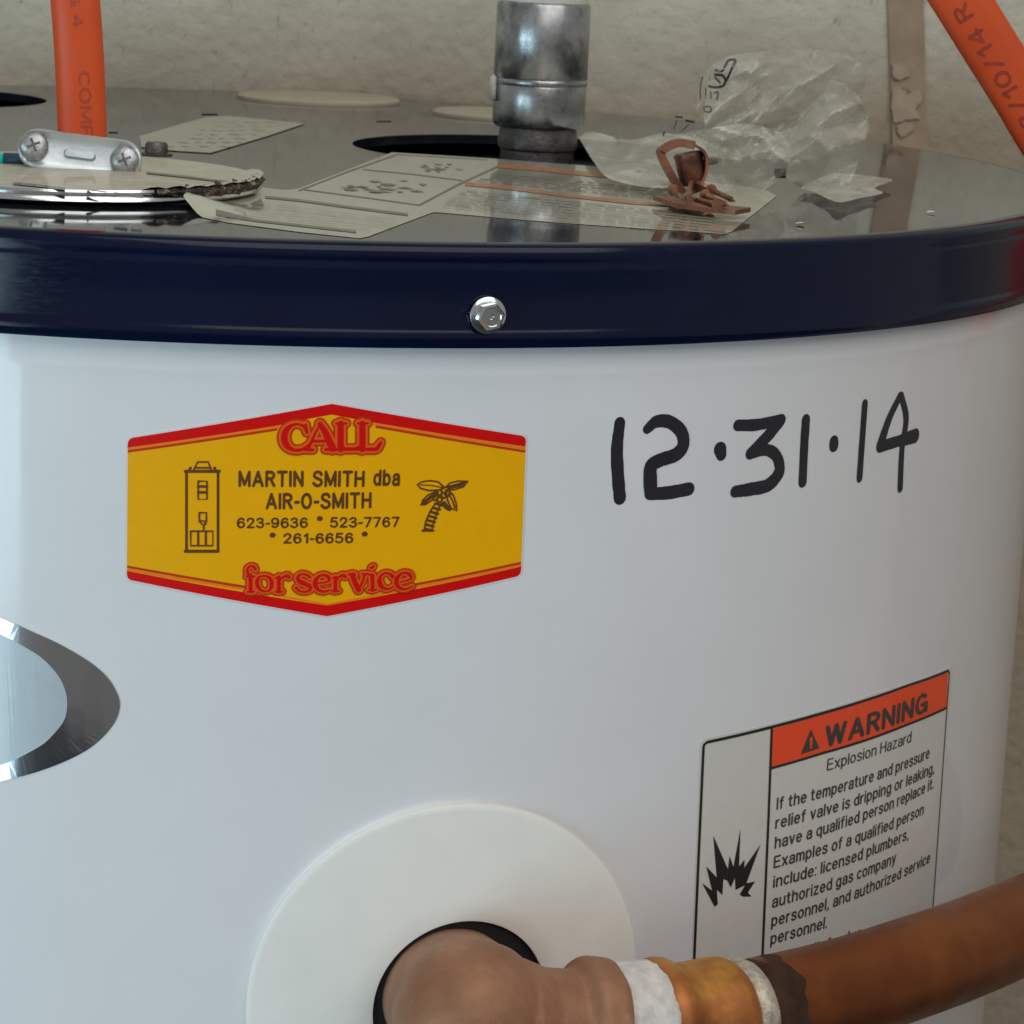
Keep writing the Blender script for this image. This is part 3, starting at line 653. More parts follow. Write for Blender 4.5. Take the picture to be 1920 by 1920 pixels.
for t_, w_ in ((1.0, .0004), (.6, .0003), (.01, .0003)):
    rings.append([bm.verts.new(cyl(uh + RI * 1.01 * c * t_, vh + RI * 1.01 * s * t_, w_)) for c, s in circle_pts(64)])
for a, b in zip(rings, rings[1:]):
    for i in range(64): bm.faces.new((a[i], a[(i + 1) % 64], b[(i + 1) % 64], b[i]))
bm.faces.new(rings[-1]); outward(bm, lambda c: Vector((c.x, c.y, 0)))
obj('valve_opening', bm, M_DARK, heater)

# ------------------------------------------------------------------ bronze elbow and copper pipe
RR = 1.115 * S
E_ = on_cyl(882, 1907, RR); ke = mpp(E_)
axp = [(872, 1918), (1000, 1928), (1100, 1930), (1170, 1928), (1230, 1925), (1300, 1917), (1400, 1900), (1500, 1878), (1600, 1851), (1700, 1818), (1800, 1783), (1900, 1742), (2000, 1697)]
AX = [on_cyl(x, y, RR) for x, y in axp]
copper = thing('copper_pipe', (AX[5].x, AX[5].y, AX[5].z - .02), 'copper relief pipe with bronze elbow and white tape, bending round the heater', 'pipe')
def along(p, q2, prof, seg=64, jitter=None, bm=None):
    bm = bm or bmesh.new(); d = (q2 - p); L = d.length
    lathe(bm, [(r, h * L) for r, h in prof], p, d, seg, jitter); return bm
# elbow: remeshed union of ball, stub and arm
bm = bmesh.new()
rb = 146 * ke
bmesh.ops.create_uvsphere(bm, u_segments=48, v_segments=32, radius=rb, matrix=Matrix.Translation(E_))
inn = cyl(uh, vh - .001, -.012)
along(inn, E_, [(0, 0), (rb * .93, 0), (rb * .97, .7), (rb * .99, 1), (0, 1)], bm=bm)
arm = on_cyl(1128, 1929, RR); ka = mpp(arm)
st = on_cyl(880, 1918, RR)
along(st, arm, [(0, -.1), (rb * .85, 0), (125 * ka, .35), (108 * ka, .52), (107 * ka, .735), (112 * ka, .76), (129 * ka, .80), (134 * ka, .84), (134 * ka, .98), (130 * ka, 1.02), (122 * ka, 1.04), (0, 1.04)], bm=bm)
for v in bm.verts:
    v.co += Vector((1, 1, 1)) * (noise.noise(v.co * 120) * .0004)
el = obj('elbow', bm, M_BRONZE, copper)
rm = el.modifiers.new('r', 'REMESH'); rm.mode = 'VOXEL'; rm.voxel_size = .0007; rm.use_smooth_shade = True
sm = el.modifiers.new('s', 'SMOOTH'); sm.iterations = 1; sm.factor = .5
P1, P2 = on_cyl(1136, 1929, RR), on_cyl(1218, 1926, RR); k1 = mpp(P1)
jit = lambda k, h: .012 * noise.noise(Vector((k * .45, h * 900, 3))) + .008 * noise.noise(Vector((k * 1.4, h * 300, 1)))
bmt = along(P1, P2, [(110 * k1, -.15), (122 * k1, 0), (125 * k1, .1), (124 * k1, .25), (126 * k1, .4), (123.5 * k1, .55), (126 * k1, .7), (127 * k1, .85), (124 * k1, .97), (112 * k1, 1.05)], 120, jit)
axt = (P2 - P1).normalized(); Lt = (P2 - P1).length
for v in bmt.verts:
    d_ = (v.co - P1).dot(axt) / Lt
    v.co += axt * .0022 * max(0, min(1, (d_ - .3) / .5)) * noise.noise(v.co * 260) + axt * .0008 * noise.noise(v.co * 700)
obj('thread_tape', bmt, M_TAPE, copper)
P3 = on_cyl(1375, 1905, RR)
Q = [on_cyl(x, y, RR) for x, y in ((1200, 1927), (1255, 1922), (1310, 1915), (1375, 1904))]
bm = bmesh.new(); pth = spline3(Q, 10); n_ = len(pth)
def radf(t_):
    xs = [0, .12, .2, .28, .36, .45, .6, .8, .9, .96, 1]; rs = [112, 128, 131, 129, 119, 115, 116, 118, 117, 110, 96]
    return float(np.interp(t_, xs, rs))
sweep(bm, pth, [(c, s) for c, s in circle_pts(64)], scale=[radf(i / (n_ - 1)) * k1 for i in range(n_)])
obj('adapter', bm, M_ADAPT, copper, auto=60)
RP = .0132
tube = spline3(AX[6:] + [on_cyl(2120, 1640, RR), on_cyl(2220, 1590, RR)], 10)
tube = [on_cyl(1340, 1911, RR)] + tube
bm = bmesh.new(); sweep(bm, tube, [(c * RP, s * RP) for c, s in circle_pts(64)]); obj('tube', bm, M_COPPER, copper, auto=60)
pt = spline3([on_cyl(1368, 1906, RR), on_cyl(1385, 1903, RR), on_cyl(1402, 1899.5, RR)], 6)
bm = bmesh.new(); nn_ = len(pt)
sweep(bm, pt, [(c * RP * (1 + .014 * noise.noise(Vector((c * 6, s * 6, 0)))), s * RP * (1 + .02 * noise.noise(Vector((c * 6, s * 6, 4))))) for c, s in circle_pts(80)], scale=[1.02 + .07 * math.sin(math.pi * i / (nn_ - 1)) for i in range(nn_)])
obj('solder_ring', bm, M_SOLDER, copper)
pt = spline3([on_cyl(1396, 1901, RR), on_cyl(1425, 1895.5, RR), on_cyl(1456, 1888, RR)], 6)
bm = bmesh.new(); sweep(bm, pt, [(c * RP * 1.006, s * RP * 1.006) for c, s in circle_pts(96)], cap=False)
for v in bm.verts:
    d_ = (v.co - pt[0]).dot((pt[-1] - pt[0]).normalized()) / (pt[-1] - pt[0]).length
    if d_ > .3: v.co += (pt[-1] - pt[0]) * (d_ - .3) * .3 * noise.noise(v.co * 260)
obj('burnt_band', bm, M_CDARK, copper)

# ------------------------------------------------------------------ steel pipe through the lid
kp = mpp(P_PIPE)
def zat(py, P=P_PIPE):
    lo, hi = ZT - .05, ZT + .3
    for _ in range(40):
        mid = (lo + hi) / 2; d = Vector((P.x, P.y, mid)) - CAM; y = 960 - FPX * d.dot(UP) / d.dot(F)
        if y > py: lo = mid
        else: hi = mid
    return mid
pipe = thing('steel_pipe', (P_PIPE.x, P_PIPE.y, ZT), 'galvanised steel pipe coupling standing in the round opening of the lid', 'pipe')
def vl(name, prof, mat, seg=72, jitter=None, auto=50, P=P_PIPE, par=pipe):
    bm = bmesh.new(); lathe(bm, [(r, z) for r, z in prof], (P.x, P.y, 0), (0, 0, 1), seg, jitter); return obj(name, bm, mat, par, auto=auto)
z235, z160, z168, z5 = zat(236), zat(147), zat(159), zat(4)
RC = 87.5 * kp
vl('coupling', [(70 * kp, z235 - .0006), (RC - .0012, z235 - .0002), (RC - .0005, z235 + .0006), (RC - .0002, z235 + .0014), (RC - .0001, z168 - .0004), (RC - .00025, z168), (RC, z168 + .0004), (RC, z160 - .0004), (RC - .00025, z160), (RC, z160 + .0004), (RC, z5 - .001), (RC - .0006, z5), (80 * kp, z5 + .0003)], M_STEEL, 96, lambda k, h: .0016 * noise.noise(Vector((k * .3, h * 60, 0))))
thr = []
zz = ZT - .012
while zz < z235: thr += [(71 * kp, zz), (72.3 * kp, zz + .0007)]; zz += .0014
vl('nipple', [(68 * kp, ZT - .015)] + [(69 * kp, ZT - .0072), (69 * kp, ZT + .0004), (74 * kp, ZT + .001), (75 * kp, ZT + .003), (73 * kp, ZT + .005), (72 * kp, z235)], M_STEELD)
vl('riser', [(81 * kp, z5 - .002), (82.5 * kp, z5), (82.5 * kp, z5 + .30)], M_WPIPE)
bm = bmesh.new(); a = Vector((P_PIPE.x - RC - .0004, P_PIPE.y - .003, zat(190)))
bmesh.ops.create_cube(bm, size=1, matrix=Matrix.Translation(a + Vector((0, 0, .004))) @ Matrix.Diagonal((.0018, .005, .0082, 1)))
bmesh.ops.bevel(bm, geom=bm.edges[:], offset=.0005, segments=2, affect='EDGES')
obj('tape_tag', bm, M_TAPE, pipe)

# ------------------------------------------------------------------ papers on the lid
def lid_sheet(name, poly, mat, parent, z=.0002, thick=.00015, lift=None, dens=None):
    bm = bmesh.new()
    f = bm.faces.new([bm.verts.new(on_z(x, y, ZT + z)) for x, y in poly])
    bmesh.ops.triangulate(bm, faces=[f])
    if lift:
        for _ in range(4): bmesh.ops.subdivide_edges(bm, edges=[e for e in bm.edges if e.calc_length() > .006], cuts=1, use_grid_fill=False); bmesh.ops.triangulate(bm, faces=bm.faces[:])
        for v in bm.verts: v.co.z += lift(v.co)
    if thick:
        ret = bmesh.ops.extrude_face_region(bm, geom=bm.faces[:])
        for v in [x for x in ret['geom'] if isinstance(x, bmesh.types.BMVert)]: v.co.z += thick
        bmesh.ops.recalc_face_normals(bm, faces=bm.faces[:])
    else: outward(bm, lambda c: Vector((0, 0, 1)))
    return obj(name, bm, mat, parent, smooth=bool(lift), auto=40 if lift else None)
labl = lid_sheet('lid_label', [(262, 256), (330, 236), (388, 220), (430, 218), (500, 225), (572, 232), (500, 256), (395, 287), (330, 283), (265, 276)], M_PAPERS, heater)
lift_pt = on_z(345, 392)
lf = lambda c: .0045 * max(0, 1 - (Vector((c.x, c.y)) - lift_pt.xy).length / .018)**1.3
main = [(343, 394), (385, 362), (440, 345), (480, 349), (500, 353), (535, 357), (560, 354), (735, 286), (913, 297), (1113, 312), (1300, 337), (1440, 358), (1456, 368), (1372, 434), (1360, 439), (1180, 427), (1000, 414), (818, 398), (810, 399), (690, 444), (675, 447), (560, 435), (430, 418), (380, 408)]
labm = lid_sheet('instruction_label', main, M_PAPER, heater, z=.0001, thick=.00008, lift=lf)
def lid_strokes(name, L, mat, parent, z=.0003, lift=None):
    bm = bmesh.new()
    for i, (P, w_) in enumerate(L):
        ws = w_ if hasattr(w_, '__len__') else [w_] * len(P)
        for j in range(len(P) - 1):
            (x0, y0), (x1, y1) = P[j], P[j + 1]; h0, h1 = ws[j] / 2, ws[j + 1] / 2
            ex = 0 if abs(x1 - x0) > abs(y1 - y0) * 1.2 else 1
            q = [(x0, y0 - h0), (x1, y1 - h1), (x1, y1 + h1), (x0, y0 + h0)]
            bm.faces.new([bm.verts.new(on_z(x, y, ZT + z + 1e-6 * (i * 3 + j))) for x, y in q])
    if lift:
        for v in bm.verts: v.co.z += lift(v.co)
    outward(bm, lambda c: Vector((0, 0, 1)))
    return obj(name, bm, mat, parent, smooth=False)
L = [([(560, 357), (650, 322), (742, 290)], 2.2), ([(680, 317), (780, 327), (868, 338)], 1.4), ([(570, 355), (700, 372), (785, 384)], 1.6), ([(786, 384), (860, 345), (934, 311)], 3.2), ([(742, 289), (913, 299)], 1.0),
     ([(497, 369), (560, 375), (640, 386), (765, 402)], 4.5), ([(405, 402), (480, 413), (560, 422), (668, 434)], 4.5)]
for l_ in L: lid_strokes('printed_line', [l_], M_PINK, labm, lift=lf)
for l_ in [([(936, 310), (1010, 316), (1100, 326), (1180, 334)], [9, 9, 8, 4]), ([(872, 344), (960, 352), (1060, 366), (1180, 379), (1270, 386)], [7, 8, 6, 6, 4])]: lid_strokes('orange_print', [l_], M_PORG, labm)
L = []
for r_ in range(5):
    x = 935 + random.uniform(0, 10) - r_ * 12
    while x < 1230:
        d_ = random.uniform(12, 40); y = 325 + r_ * 4.2 + (x - 935) * .098; L.append(([(x, y), (x + d_, y + d_ * .098)], random.uniform(.8, 1.5))); x += d_ + random.uniform(3, 9)
for r_ in range(7):
    x = 868 + random.uniform(0, 10) - r_ * 7
    while x < 1330:
        d_ = random.uniform(12, 46); y = 356 + r_ * 5.0 + (x - 868) * .104
        L.append(([(x, y), (x + d_, y + d_ * .104)], random.uniform(.8, 1.6))); x += d_ + random.uniform(3, 9)
for r_ in range(3):
    x = 480 - r_ * 20
    while x < 730 - r_ * 20:
        d_ = random.uniform(15, 60); y = 379 + r_ * 9 + (x - 480) * .125
        L.append(([(x, y), (x + d_, y + d_ * .125)], 1.0)); x += d_ + random.uniform(3, 12)
PS1 = lid_strokes('small_print', L, plain('small_print_ink', (.26, .24, .19), .5, coat=.3), labm, z=.00026, lift=lf)
for cx_, cy_, rx_, ry_, n_s in ((712, 349, 88, 11, 26), (822, 314, 44, 8, 18)):
    L = []
    for i in range(n_s):
        a = random.uniform(0, 6.28); rr = math.sqrt(random.random()); x = cx_ + rx_ * rr * math.cos(a); y = cy_ + ry_ * rr * math.sin(a) * (1 - .4 * (cx_ - x) / rx_)
        ln = random.uniform(.12, .42) * rx_; L.append(([(x - ln / 2, y - ln * .03), (x, y + random.uniform(-1.2, 1.2)), (x + ln / 2, y + ln * .05)], [.7, random.uniform(1.2, 3.6), .7]))
    pp_ = lid_strokes('printed_picture', L, M_PINK, labm); pp_['kind'] = 'stuff'
L = []
for r_ in range(7):
    x = 300 + random.uniform(0, 20) + (6 - r_) * 18
    while x < 500 - r_ * 14 + 20:
        d_ = random.uniform(8, 26); y = 229 + r_ * 7.5; L.append(([(x, y), (x + d_, y + d_ * .06)], .9)); x += d_ + random.uniform(8, 22)
PS2 = lid_strokes('small_print', L, plain('faint_print_ink', (.25, .24, .19), .5, coat=.3), labl, z=.0004)

PS1['kind'] = 'stuff'; PS2['kind'] = 'stuff'
# ------------------------------------------------------------------ wiring cover, clamp, cables
PC = on_z(120, 347); RCV = (on_z(488, 347 + 17) - PC).length
cover = thing('wiring_cover', (PC.x, PC.y, ZT), 'round bright steel wiring cover at the left, torn paper label stuck on it', 'cover plate')
HCV = .0036
bm = bmesh.new()
lathe(bm, [(RCV - .004, .0004), (RCV - .0008, .0006), (RCV, .0012), (RCV - .0002, .0020), (RCV - .0012, .0026), (RCV - .0014, .0030), (RCV - .0008, .0034), (RCV - .0010, .0040), (RCV - .0022, HCV), (0, HCV)], (PC.x, PC.y, ZT), (0, 0, 1), 160)
obj('cover_disc', bm, M_CHROME, cover, auto=60)
zc = ZT + HCV
def on_c(x, y, dz=0.0): return on_z(x, y, zc + dz)
bm = bmesh.new(); outl = []
for i in range(150):
    a = 2 * math.pi * i / 150; rr = (RCV - .0012) * (1 - .010 * abs(noise.noise(Vector((math.cos(a) * 14, math.sin(a) * 14, 0)))))
    if -1.1 < a - (2 * math.pi if a > math.pi else 0) < .25: rr = (RCV + .0004) * (1 + .010 * noise.noise(Vector((math.cos(a) * 30, math.sin(a) * 30, 2))))
    outl.append((rr, a))
cv = bm.verts.new((PC.x, PC.y, zc + .0003)); pr = None; rgs = []
for fr_ in (.5, .85, .96, 1.0):
    ring = []
    for rr, a in outl:
        aa = a - (2 * math.pi if a > math.pi else 0)
        tear = 1 if -1.1 < aa < .25 else 0
        dz = .0003 + (tear * (fr_ > .9) * .0009 * (1 + noise.noise(Vector((a * 16, fr_ * 9, 0)))) if tear else 0)
        ring.append(bm.verts.new((PC.x + rr * fr_ * math.cos(a), PC.y + rr * fr_ * math.sin(a), zc + dz)))
    rgs.append(ring)
n_ = 150
for i in range(n_): bm.faces.new((cv, rgs[0][i], rgs[0][(i + 1) % n_]))
for a, b in zip(rgs, rgs[1:]):
    for i in range(n_): bm.faces.new((a[i], b[i], b[(i + 1) % n_], a[(i + 1) % n_]))
torn_l = obj('torn_label', bm, plain('dusty_torn_paper', (.50, .48, .385), .55, coat=.22, var=.1, vscale=200, bump=.25, bscale=500), cover)
# ragged paper fringe on the torn side, its dark tone painting the shade beneath
bm = bmesh.new()
N_ = 90
pa, pb, pc_ = [], [], []
for i in range(N_ + 1):
    f_ = i / N_; a = -1.05 + 1.25 * f_; en = math.sin(math.pi * min(1, max(.02, f_)))**.5
    q1 = noise.noise(Vector((a * 18, 0, 0))); q2 = noise.noise(Vector((a * 47, 3, 0)))
    rr = RCV + .0002
    ri = rr - (.0010 + .0026 * abs(q1) + .001 * abs(q2)) * en
    pa.append(bm.verts.new((PC.x + ri * math.cos(a), PC.y + ri * math.sin(a), zc + .0005 + en * (.0007 + .0014 * q1 + .0008 * q2))))
    rr2 = rr + (.0006 + .0016 * q2) * en
    pb.append(bm.verts.new((PC.x + rr2 * math.cos(a), PC.y + rr2 * math.sin(a), zc - .0002 + .0012 * q2 * en)))
    rr3 = rr - (.0012 - .0015 * q1) * en
    pc_.append(bm.verts.new((PC.x + rr3 * math.cos(a), PC.y + rr3 * math.sin(a), ZT + HCV * (1 - .75 * en) + .0006 * abs(q2))))
for i in range(N_):
    bm.faces.new((pa[i], pa[i + 1], pb[i + 1], pb[i])); bm.faces.new((pb[i], pb[i + 1], pc_[i + 1], pc_[i]))
obj('torn_fringe', bm, M_TORNE, cover, smooth=False)
def c_strokes(name, L, mat, par, dz=.0006):
    bm = bmesh.new()
    for i, (P, w_) in enumerate(L):
        for j in range(len(P) - 1):
            (x0, y0), (x1, y1) = P[j], P[j + 1]
            bm.faces.new([bm.verts.new(on_c(x, y, dz + 2e-6 * i)) for x, y in ((x0, y0 - w_ / 2), (x1, y1 - w_ / 2), (x1, y1 + w_ / 2), (x0, y0 + w_ / 2))])
    outward(bm, lambda c: Vector((0, 0, 1))); return obj(name, bm, mat, par, smooth=False)
L = [([(275, 323), (350, 331), (445, 343)], 3.4), ([(25, 343), (75, 348), (122, 354)], 4.5), ([(214, 363), (240, 366)], 5.5), ([(247, 367), (268, 369)], 5.5), ([(165, 356), (200, 360)], 2)]
for l_ in L: c_strokes('printed_line', [l_], M_PINK, torn_l)
# screw of the cover
b0 = on_c(293, 292); kb = mpp(b0)
bm = bmesh.new(); lathe(bm, [(0, 0), (31 * kb, 0), (31 * kb, .0007), (22 * kb, .0009), (22 * kb, .0030), (19 * kb, .0038), (0, .0040)], b0, (0, 0, 1), 12)
obj('cover_screw', bm, M_STEELD, cover, auto=30)
# cable clamp
c0 = on_c(150, 318); CY = c0.y - .001; kc = mpp(c0)
clamp = thing('cable_clamp', (c0.x, CY, zc), 'two screw zinc cable clamp gripping the orange cable on the wiring cover', 'cable clamp')
bm = bmesh.new()
sec = circle_pts(48); kx = 96 * kc
def ell(z, f_, fy=.55, bm=bm): return [bm.verts.new((c0.x + x * kx * f_, CY + .009 + y * kx * f_ * fy, z)) for x, y in sec]
rg = [ell(zc + .0003, 1.0), ell(zc + .0010, 1.03), ell(zc + .0018, 1.0), ell(zc + .0024, .93), ell(zc + .0040, .90), ell(zc + .0042, .86)]
for a, b in zip(rg, rg[1:]):
    for i in range(48): bm.faces.new((a[i], a[(i + 1) % 48], b[(i + 1) % 48], b[i]))
bm.faces.new(rg[-1]); bmesh.ops.recalc_face_normals(bm, faces=bm.faces[:])
obj('clamp_ring', bm, M_ZINC, clamp, auto=50)
# front bar: rounded, tilted, with a raised slot
n_f = (Vector((0, -1, .22))).normalized()
cc = on_y(150, 289, CY); kc = mpp(cc)
axx = (on_y(230, 299, CY) - on_y(70, 278, CY)).normalized(); ayy = n_f.cross(axx).normalized()
if ayy.z < 0: ayy = -ayy
def stad(hl, rr, n=14):
    out = []
    for i in range(n + 1):
        a = -math.pi / 2 + math.pi * i / n; out.append((hl + rr * math.cos(a), rr * math.sin(a)))
    for i in range(n + 1):
        a = math.pi / 2 + math.pi * i / n; out.append((-hl + rr * math.cos(a), rr * math.sin(a)))
    return out
def plate(bm, outline_levels):
    rgs = [[bm.verts.new(cc + (axx * x + ayy * y) * kc + n_f * d) for x, y in o_] for o_, d in outline_levels]
    n = len(rgs[0])
    for a, b in zip(rgs, rgs[1:]):
        for i in range(n): bm.faces.new((a[i], a[(i + 1) % n], b[(i + 1) % n], b[i]))
    bm.faces.new(rgs[0]); bm.faces.new(rgs[-1]); bmesh.ops.recalc_face_normals(bm, faces=bm.faces[:])
bm = bmesh.new(); plate(bm, [(stad(78, 36), -.0032), (stad(78, 38), -.0026), (stad(78, 38), -.0004), (stad(78, 36.5), .0003), (stad(77, 34.5), .0005), (stad(70, 26), -.0003), (stad(60, 20), -.0005)])
obj('clamp_bar', bm, M_ZINC, clamp, auto=50)
bm = bmesh.new(); plate(bm, [([(x + 0, y - 1) for x, y in stad(22, 8)], -.0006), ([(x, y - 1) for x, y in stad(22, 8)], .0004), ([(x, y - 1) for x, y in stad(21, 6)], .0010)])
obj('raised_rib', bm, M_ZINC, clamp, auto=50)
for dx, dy in ((-86, 4), (84, -1)):
    s0 = cc + (axx * dx + ayy * dy) * kc + n_f * .0002
    bm = bmesh.new(); lathe(bm, [(25 * kc, 0), (27.5 * kc, .0005), (27 * kc, .0012), (22 * kc, .0019), (12 * kc, .0023), (0, .0024)], s0, n_f, 40)
    sr = obj('screw', bm, M_SCREW, clamp, auto=60)
    bm = bmesh.new()
    for an in (.5, .5 + math.pi / 2):
        dd = axx * math.cos(an) + ayy * math.sin(an); ee = n_f.cross(dd)
        bmesh.ops.create_cube(bm, size=1, matrix=Matrix.Translation(s0 + n_f * .0019) @ Matrix((dd * (26 * kc), ee * (4.2 * kc), n_f * .0012)).transposed().to_4x4())
    obj('cross_slot', bm, M_STEELD, sr, smooth=False)
# left orange cable
def flat_section(wx, wy, n=40, e=2.6):
    out = []
    for i in range(n):
        a = 2 * math.pi * i / n; c, s = math.cos(a), math.sin(a)
        out.append((math.copysign(abs(c)**(2 / e), c) * wx, math.copysign(abs(s)**(2 / e), s) * wy))
    return out
yc = CY + .0052
pts_ = [on_y(155, 315, yc), on_y(154, 240, yc), on_y(151, 160, yc), on_y(147, 80, yc), on_y(141, 0, yc), on_y(131, -120, yc + .003), on_y(105, -340, yc + .012), on_y(60, -700, yc + .03)]
kc2 = mpp(pts_[2])
cabl = thing('orange_cable', (pts_[0].x, pts_[0].y, pts_[0].z), 'orange electrical cable rising out of the screw clamp at left', 'cable')
bm = bmesh.new(); sweep(bm, spline3(pts_, 8), flat_section(46 * kc2, 27 * kc2, e=2.2), up=(1, 0, 0)); jk = obj('jacket', bm, M_CABLE, cabl)
def cable_text(bm_src_obj, items, mat, par, off=.00012):
    me = bm_src_obj.data; dg = [v.co + PL[bm_src_obj.name] for v in me.vertices]
    tree = BVHTree.FromPolygons(dg, [tuple(p.vertices) for p in me.polygons])
    bm = bmesh.new()
    for s, a, b, hpx, wgt in items:
        V, Fc = glyphs(s, wgt); A = np.array(a, float); B = np.array(b, float); d = B - A; n = np.array((d[1], -d[0])) / np.hypot(*d)
        vs = []
        for x, y, zz_ in V:
            p = A + d * x + n * (y / CAPH * hpx); dr = ray(*p).normalized(); hit = tree.ray_cast(CAM, dr)
            vs.append(bm.verts.new((hit[0] - dr * (off + zz_)) if hit[0] else CAM + dr * .8))
        for f in Fc:
            try: bm.faces.new([vs[i] for i in f])
            except ValueError: pass
    bmesh.ops.triangulate(bm, faces=bm.faces[:])
    outward(bm, lambda c: CAM - c)
    return obj('cable_print', bm, mat, par, smooth=False)
cable_text(jk, [('COMP', (146, 134), (153, 262), 22, 0), ('4', (133, 28), (137, 52), 20, 0), ('G', (128, -22), (132, 12), 20, 0)], plain('cable_print_faint', (.40, .05, .02), .5), cabl)
# small blue wire at far left with a teal end
yb = CY + .008
p0 = [on_y(-60, 300, yb), on_y(-8, 299, yb), on_y(30, 299, yb)]
bw = thing('blue_wire', p0[0], 'dark blue wire with a teal end at the left picture edge behind the clamp', 'wire')
bm = bmesh.new(); kk_ = mpp(p0[1]); sweep(bm, [on_y(7, 299, yb), on_y(40, 300, yb), on_y(90, 303, yb)], [(c * 13 * kk_, s * 13 * kk_) for c, s in circle_pts(20)]); obj('wire_jacket', bm, M_BLUEH, bw)
bm = bmesh.new(); sweep(bm, [on_y(-60, 298, yb), on_y(-20, 298.5, yb), on_y(7, 299, yb)], [(c * 11 * kk_, s * 11 * kk_) for c, s in circle_pts(20)]); obj('wire_end', bm, M_TEAL, bw)
# right orange cable
yr = -.10
rp = [(1560, -400), (1667, -215), (1744, -92), (1802, 0), (1856, 87), (1913, 178), (1975, 280), (2080, 420), (2230, 600), (2420, 800)]
pts_ = [on_y(x, y, yr) for x, y in rp]; k3 = mpp(pts_[4])
cabr = thing('orange_cable', pts_[5], 'orange electrical cable slanting across the upper right corner, printed with a date', 'cable')
bm = bmesh.new(); sweep(bm, spline3(pts_, 8), flat_section(53 * k3, 24 * k3, e=2.8), up=(1, 0, .5)); jk = obj('jacket', bm, M_CABLE, cabr)
cable_text(jk, [('3/10/14 R', (1950, 232), (1811, 3), 32, .01)], M_CINK, cabr)

# ------------------------------------------------------------------ bag and copper straps
gc = on_z(1465, 352); kg = mpp(gc)
bagt = thing('plastic_bag', (gc.x, gc.y, ZT), 'crumpled clear plastic bag with black print lying on the lid', 'bag')
def crease(x, y, seed):
    """piecewise flat facets: simplex lattice with random heights"""
    k = (x + y) * .36603; i = math.floor(x + k); j = math.floor(y + k); fx, fy = x + k - i, y + k - j
    h = lambda a, b: random.Random(a * 7919 + b * 104729 + seed * 31).uniform(-1, 1)
    if fx > fy: return h(i, j) * (1 - fx) + h(i + 1, j) * (fx - fy) + h(i + 1, j + 1) * fy
    return h(i, j) * (1 - fy) + h(i, j + 1) * (fy - fx) + h(i + 1, j + 1) * fx
def mesh_region(outline, step, place, jit=.0):
    xs = [p[0] for p in outline]; ys = [p[1] for p in outline]; P = [Vector(p) for p in outline]; n = len(P)
    y = min(ys)
    while y < max(ys):
        x = min(xs)
        while x < max(xs):
            q = (x, y)
            if inside(q, outline) and min((q[0] - o[0])**2 + (q[1] - o[1])**2 for o in outline) > (step * .6)**2: P.append(Vector(q))
            x += step
        y += step
    v2, e2, f2, *_ = delaunay_2d_cdt(P, [(i, (i + 1) % n) for i in range(n)], [], 1, 1e-4)
    bm = bmesh.new(); vs = [bm.verts.new(place(v.x, v.y)) for v in v2]
    for f in f2:
        try: bm.faces.new([vs[i] for i in f])
        except ValueError: pass
    outward(bm, lambda c: CAM - c)
    return bm
def film(outline, y0, seed, depth=.012, bulge=.010, step=4.5, sc=62):
    xs = [p[0] for p in outline]; ys = [p[1] for p in outline]; cx, cy = (min(xs) + max(xs)) / 2, (min(ys) + max(ys)) / 2
    def place(x, y):
        u_ = 2 * (x - cx) / (max(xs) - min(xs)); v_ = 2 * (y - cy) / (max(ys) - min(ys))
        wx = x + 14 * noise.noise(Vector((x / 70, y / 70, seed))); wy = y + 14 * noise.noise(Vector((x / 70, y / 70, seed + 9)))
        a = math.radians(25 + 20 * seed); rx = wx * math.cos(a) + wy * math.sin(a); ry = -wx * math.sin(a) + wy * math.cos(a)
        d = bulge * (1 - .5 * (u_ * u_ + v_ * v_)) + depth * crease(rx / sc, ry / (sc * 1.9), seed) + depth * .28 * crease(rx / (sc * .42), ry / (sc * .8), seed + 3)
        p = on_y(x, y, y0 - d)
        if p.z < ZT + .0006: p.z = ZT + .0006
        return p
    return mesh_region(outline, step, place)
def dense(P, n=5): return [tuple(p) for p in catmull(P + [P[0]], n)][:-1]
up_l = dense([(1305, 235), (1308, 185), (1318, 150), (1335, 122), (1372, 104), (1440, 96), (1520, 92), (1585, 103), (1618, 124), (1622, 170), (1608, 200), (1628, 222), (1624, 270), (1612, 305), (1590, 300), (1570, 290), (1550, 330), (1500, 300), (1400, 300), (1330, 290)])
bm = film(up_l, gc.y + .012, 1, .013, .014); b1 = obj('film', bm, M_FILM, bagt, auto=14)
up2 = dense([(1330, 140), (1400, 115), (1500, 125), (1600, 170), (1625, 240), (1600, 330), (1560, 372), (1500, 352), (1470, 330), (1450, 345), (1400, 370), (1370, 350), (1345, 300), (1320, 230)])
bm = film(up2, gc.y - .002, 2, .013, .010, sc=50); b2 = obj('film', bm, M_FILM, bagt, auto=14)
up3 = dense([(1228, 300), (1240, 268), (1280, 250), (1335, 240), (1390, 232), (1440, 240), (1475, 262), (1480, 310), (1440, 345), (1405, 378), (1372, 384), (1320, 378), (1270, 372), (1240, 345)])
bm = film(up3, gc.y - .022, 4, .012, .008, sc=38); obj('film', bm, M_FILM, bagt, auto=14)
fl = dense([(1085, 258), (1110, 247), (1180, 262), (1250, 250), (1320, 270), (1310, 330), (1240, 352), (1150, 338), (1118, 310)])
def flatfilm(outline, hgt, seed):
    def place(x, y):
        return on_z(x, y, ZT + .0010 + hgt * (.5 + .5 * crease(x / 60, y / 26, seed)) + hgt * .25 * (1 + crease(x / 24, y / 12, seed + 1)))
    return mesh_region(outline, 4, place)
M_FILM2 = M_FILM.copy(); M_FILM2.name = 'cloudy_plastic_film'
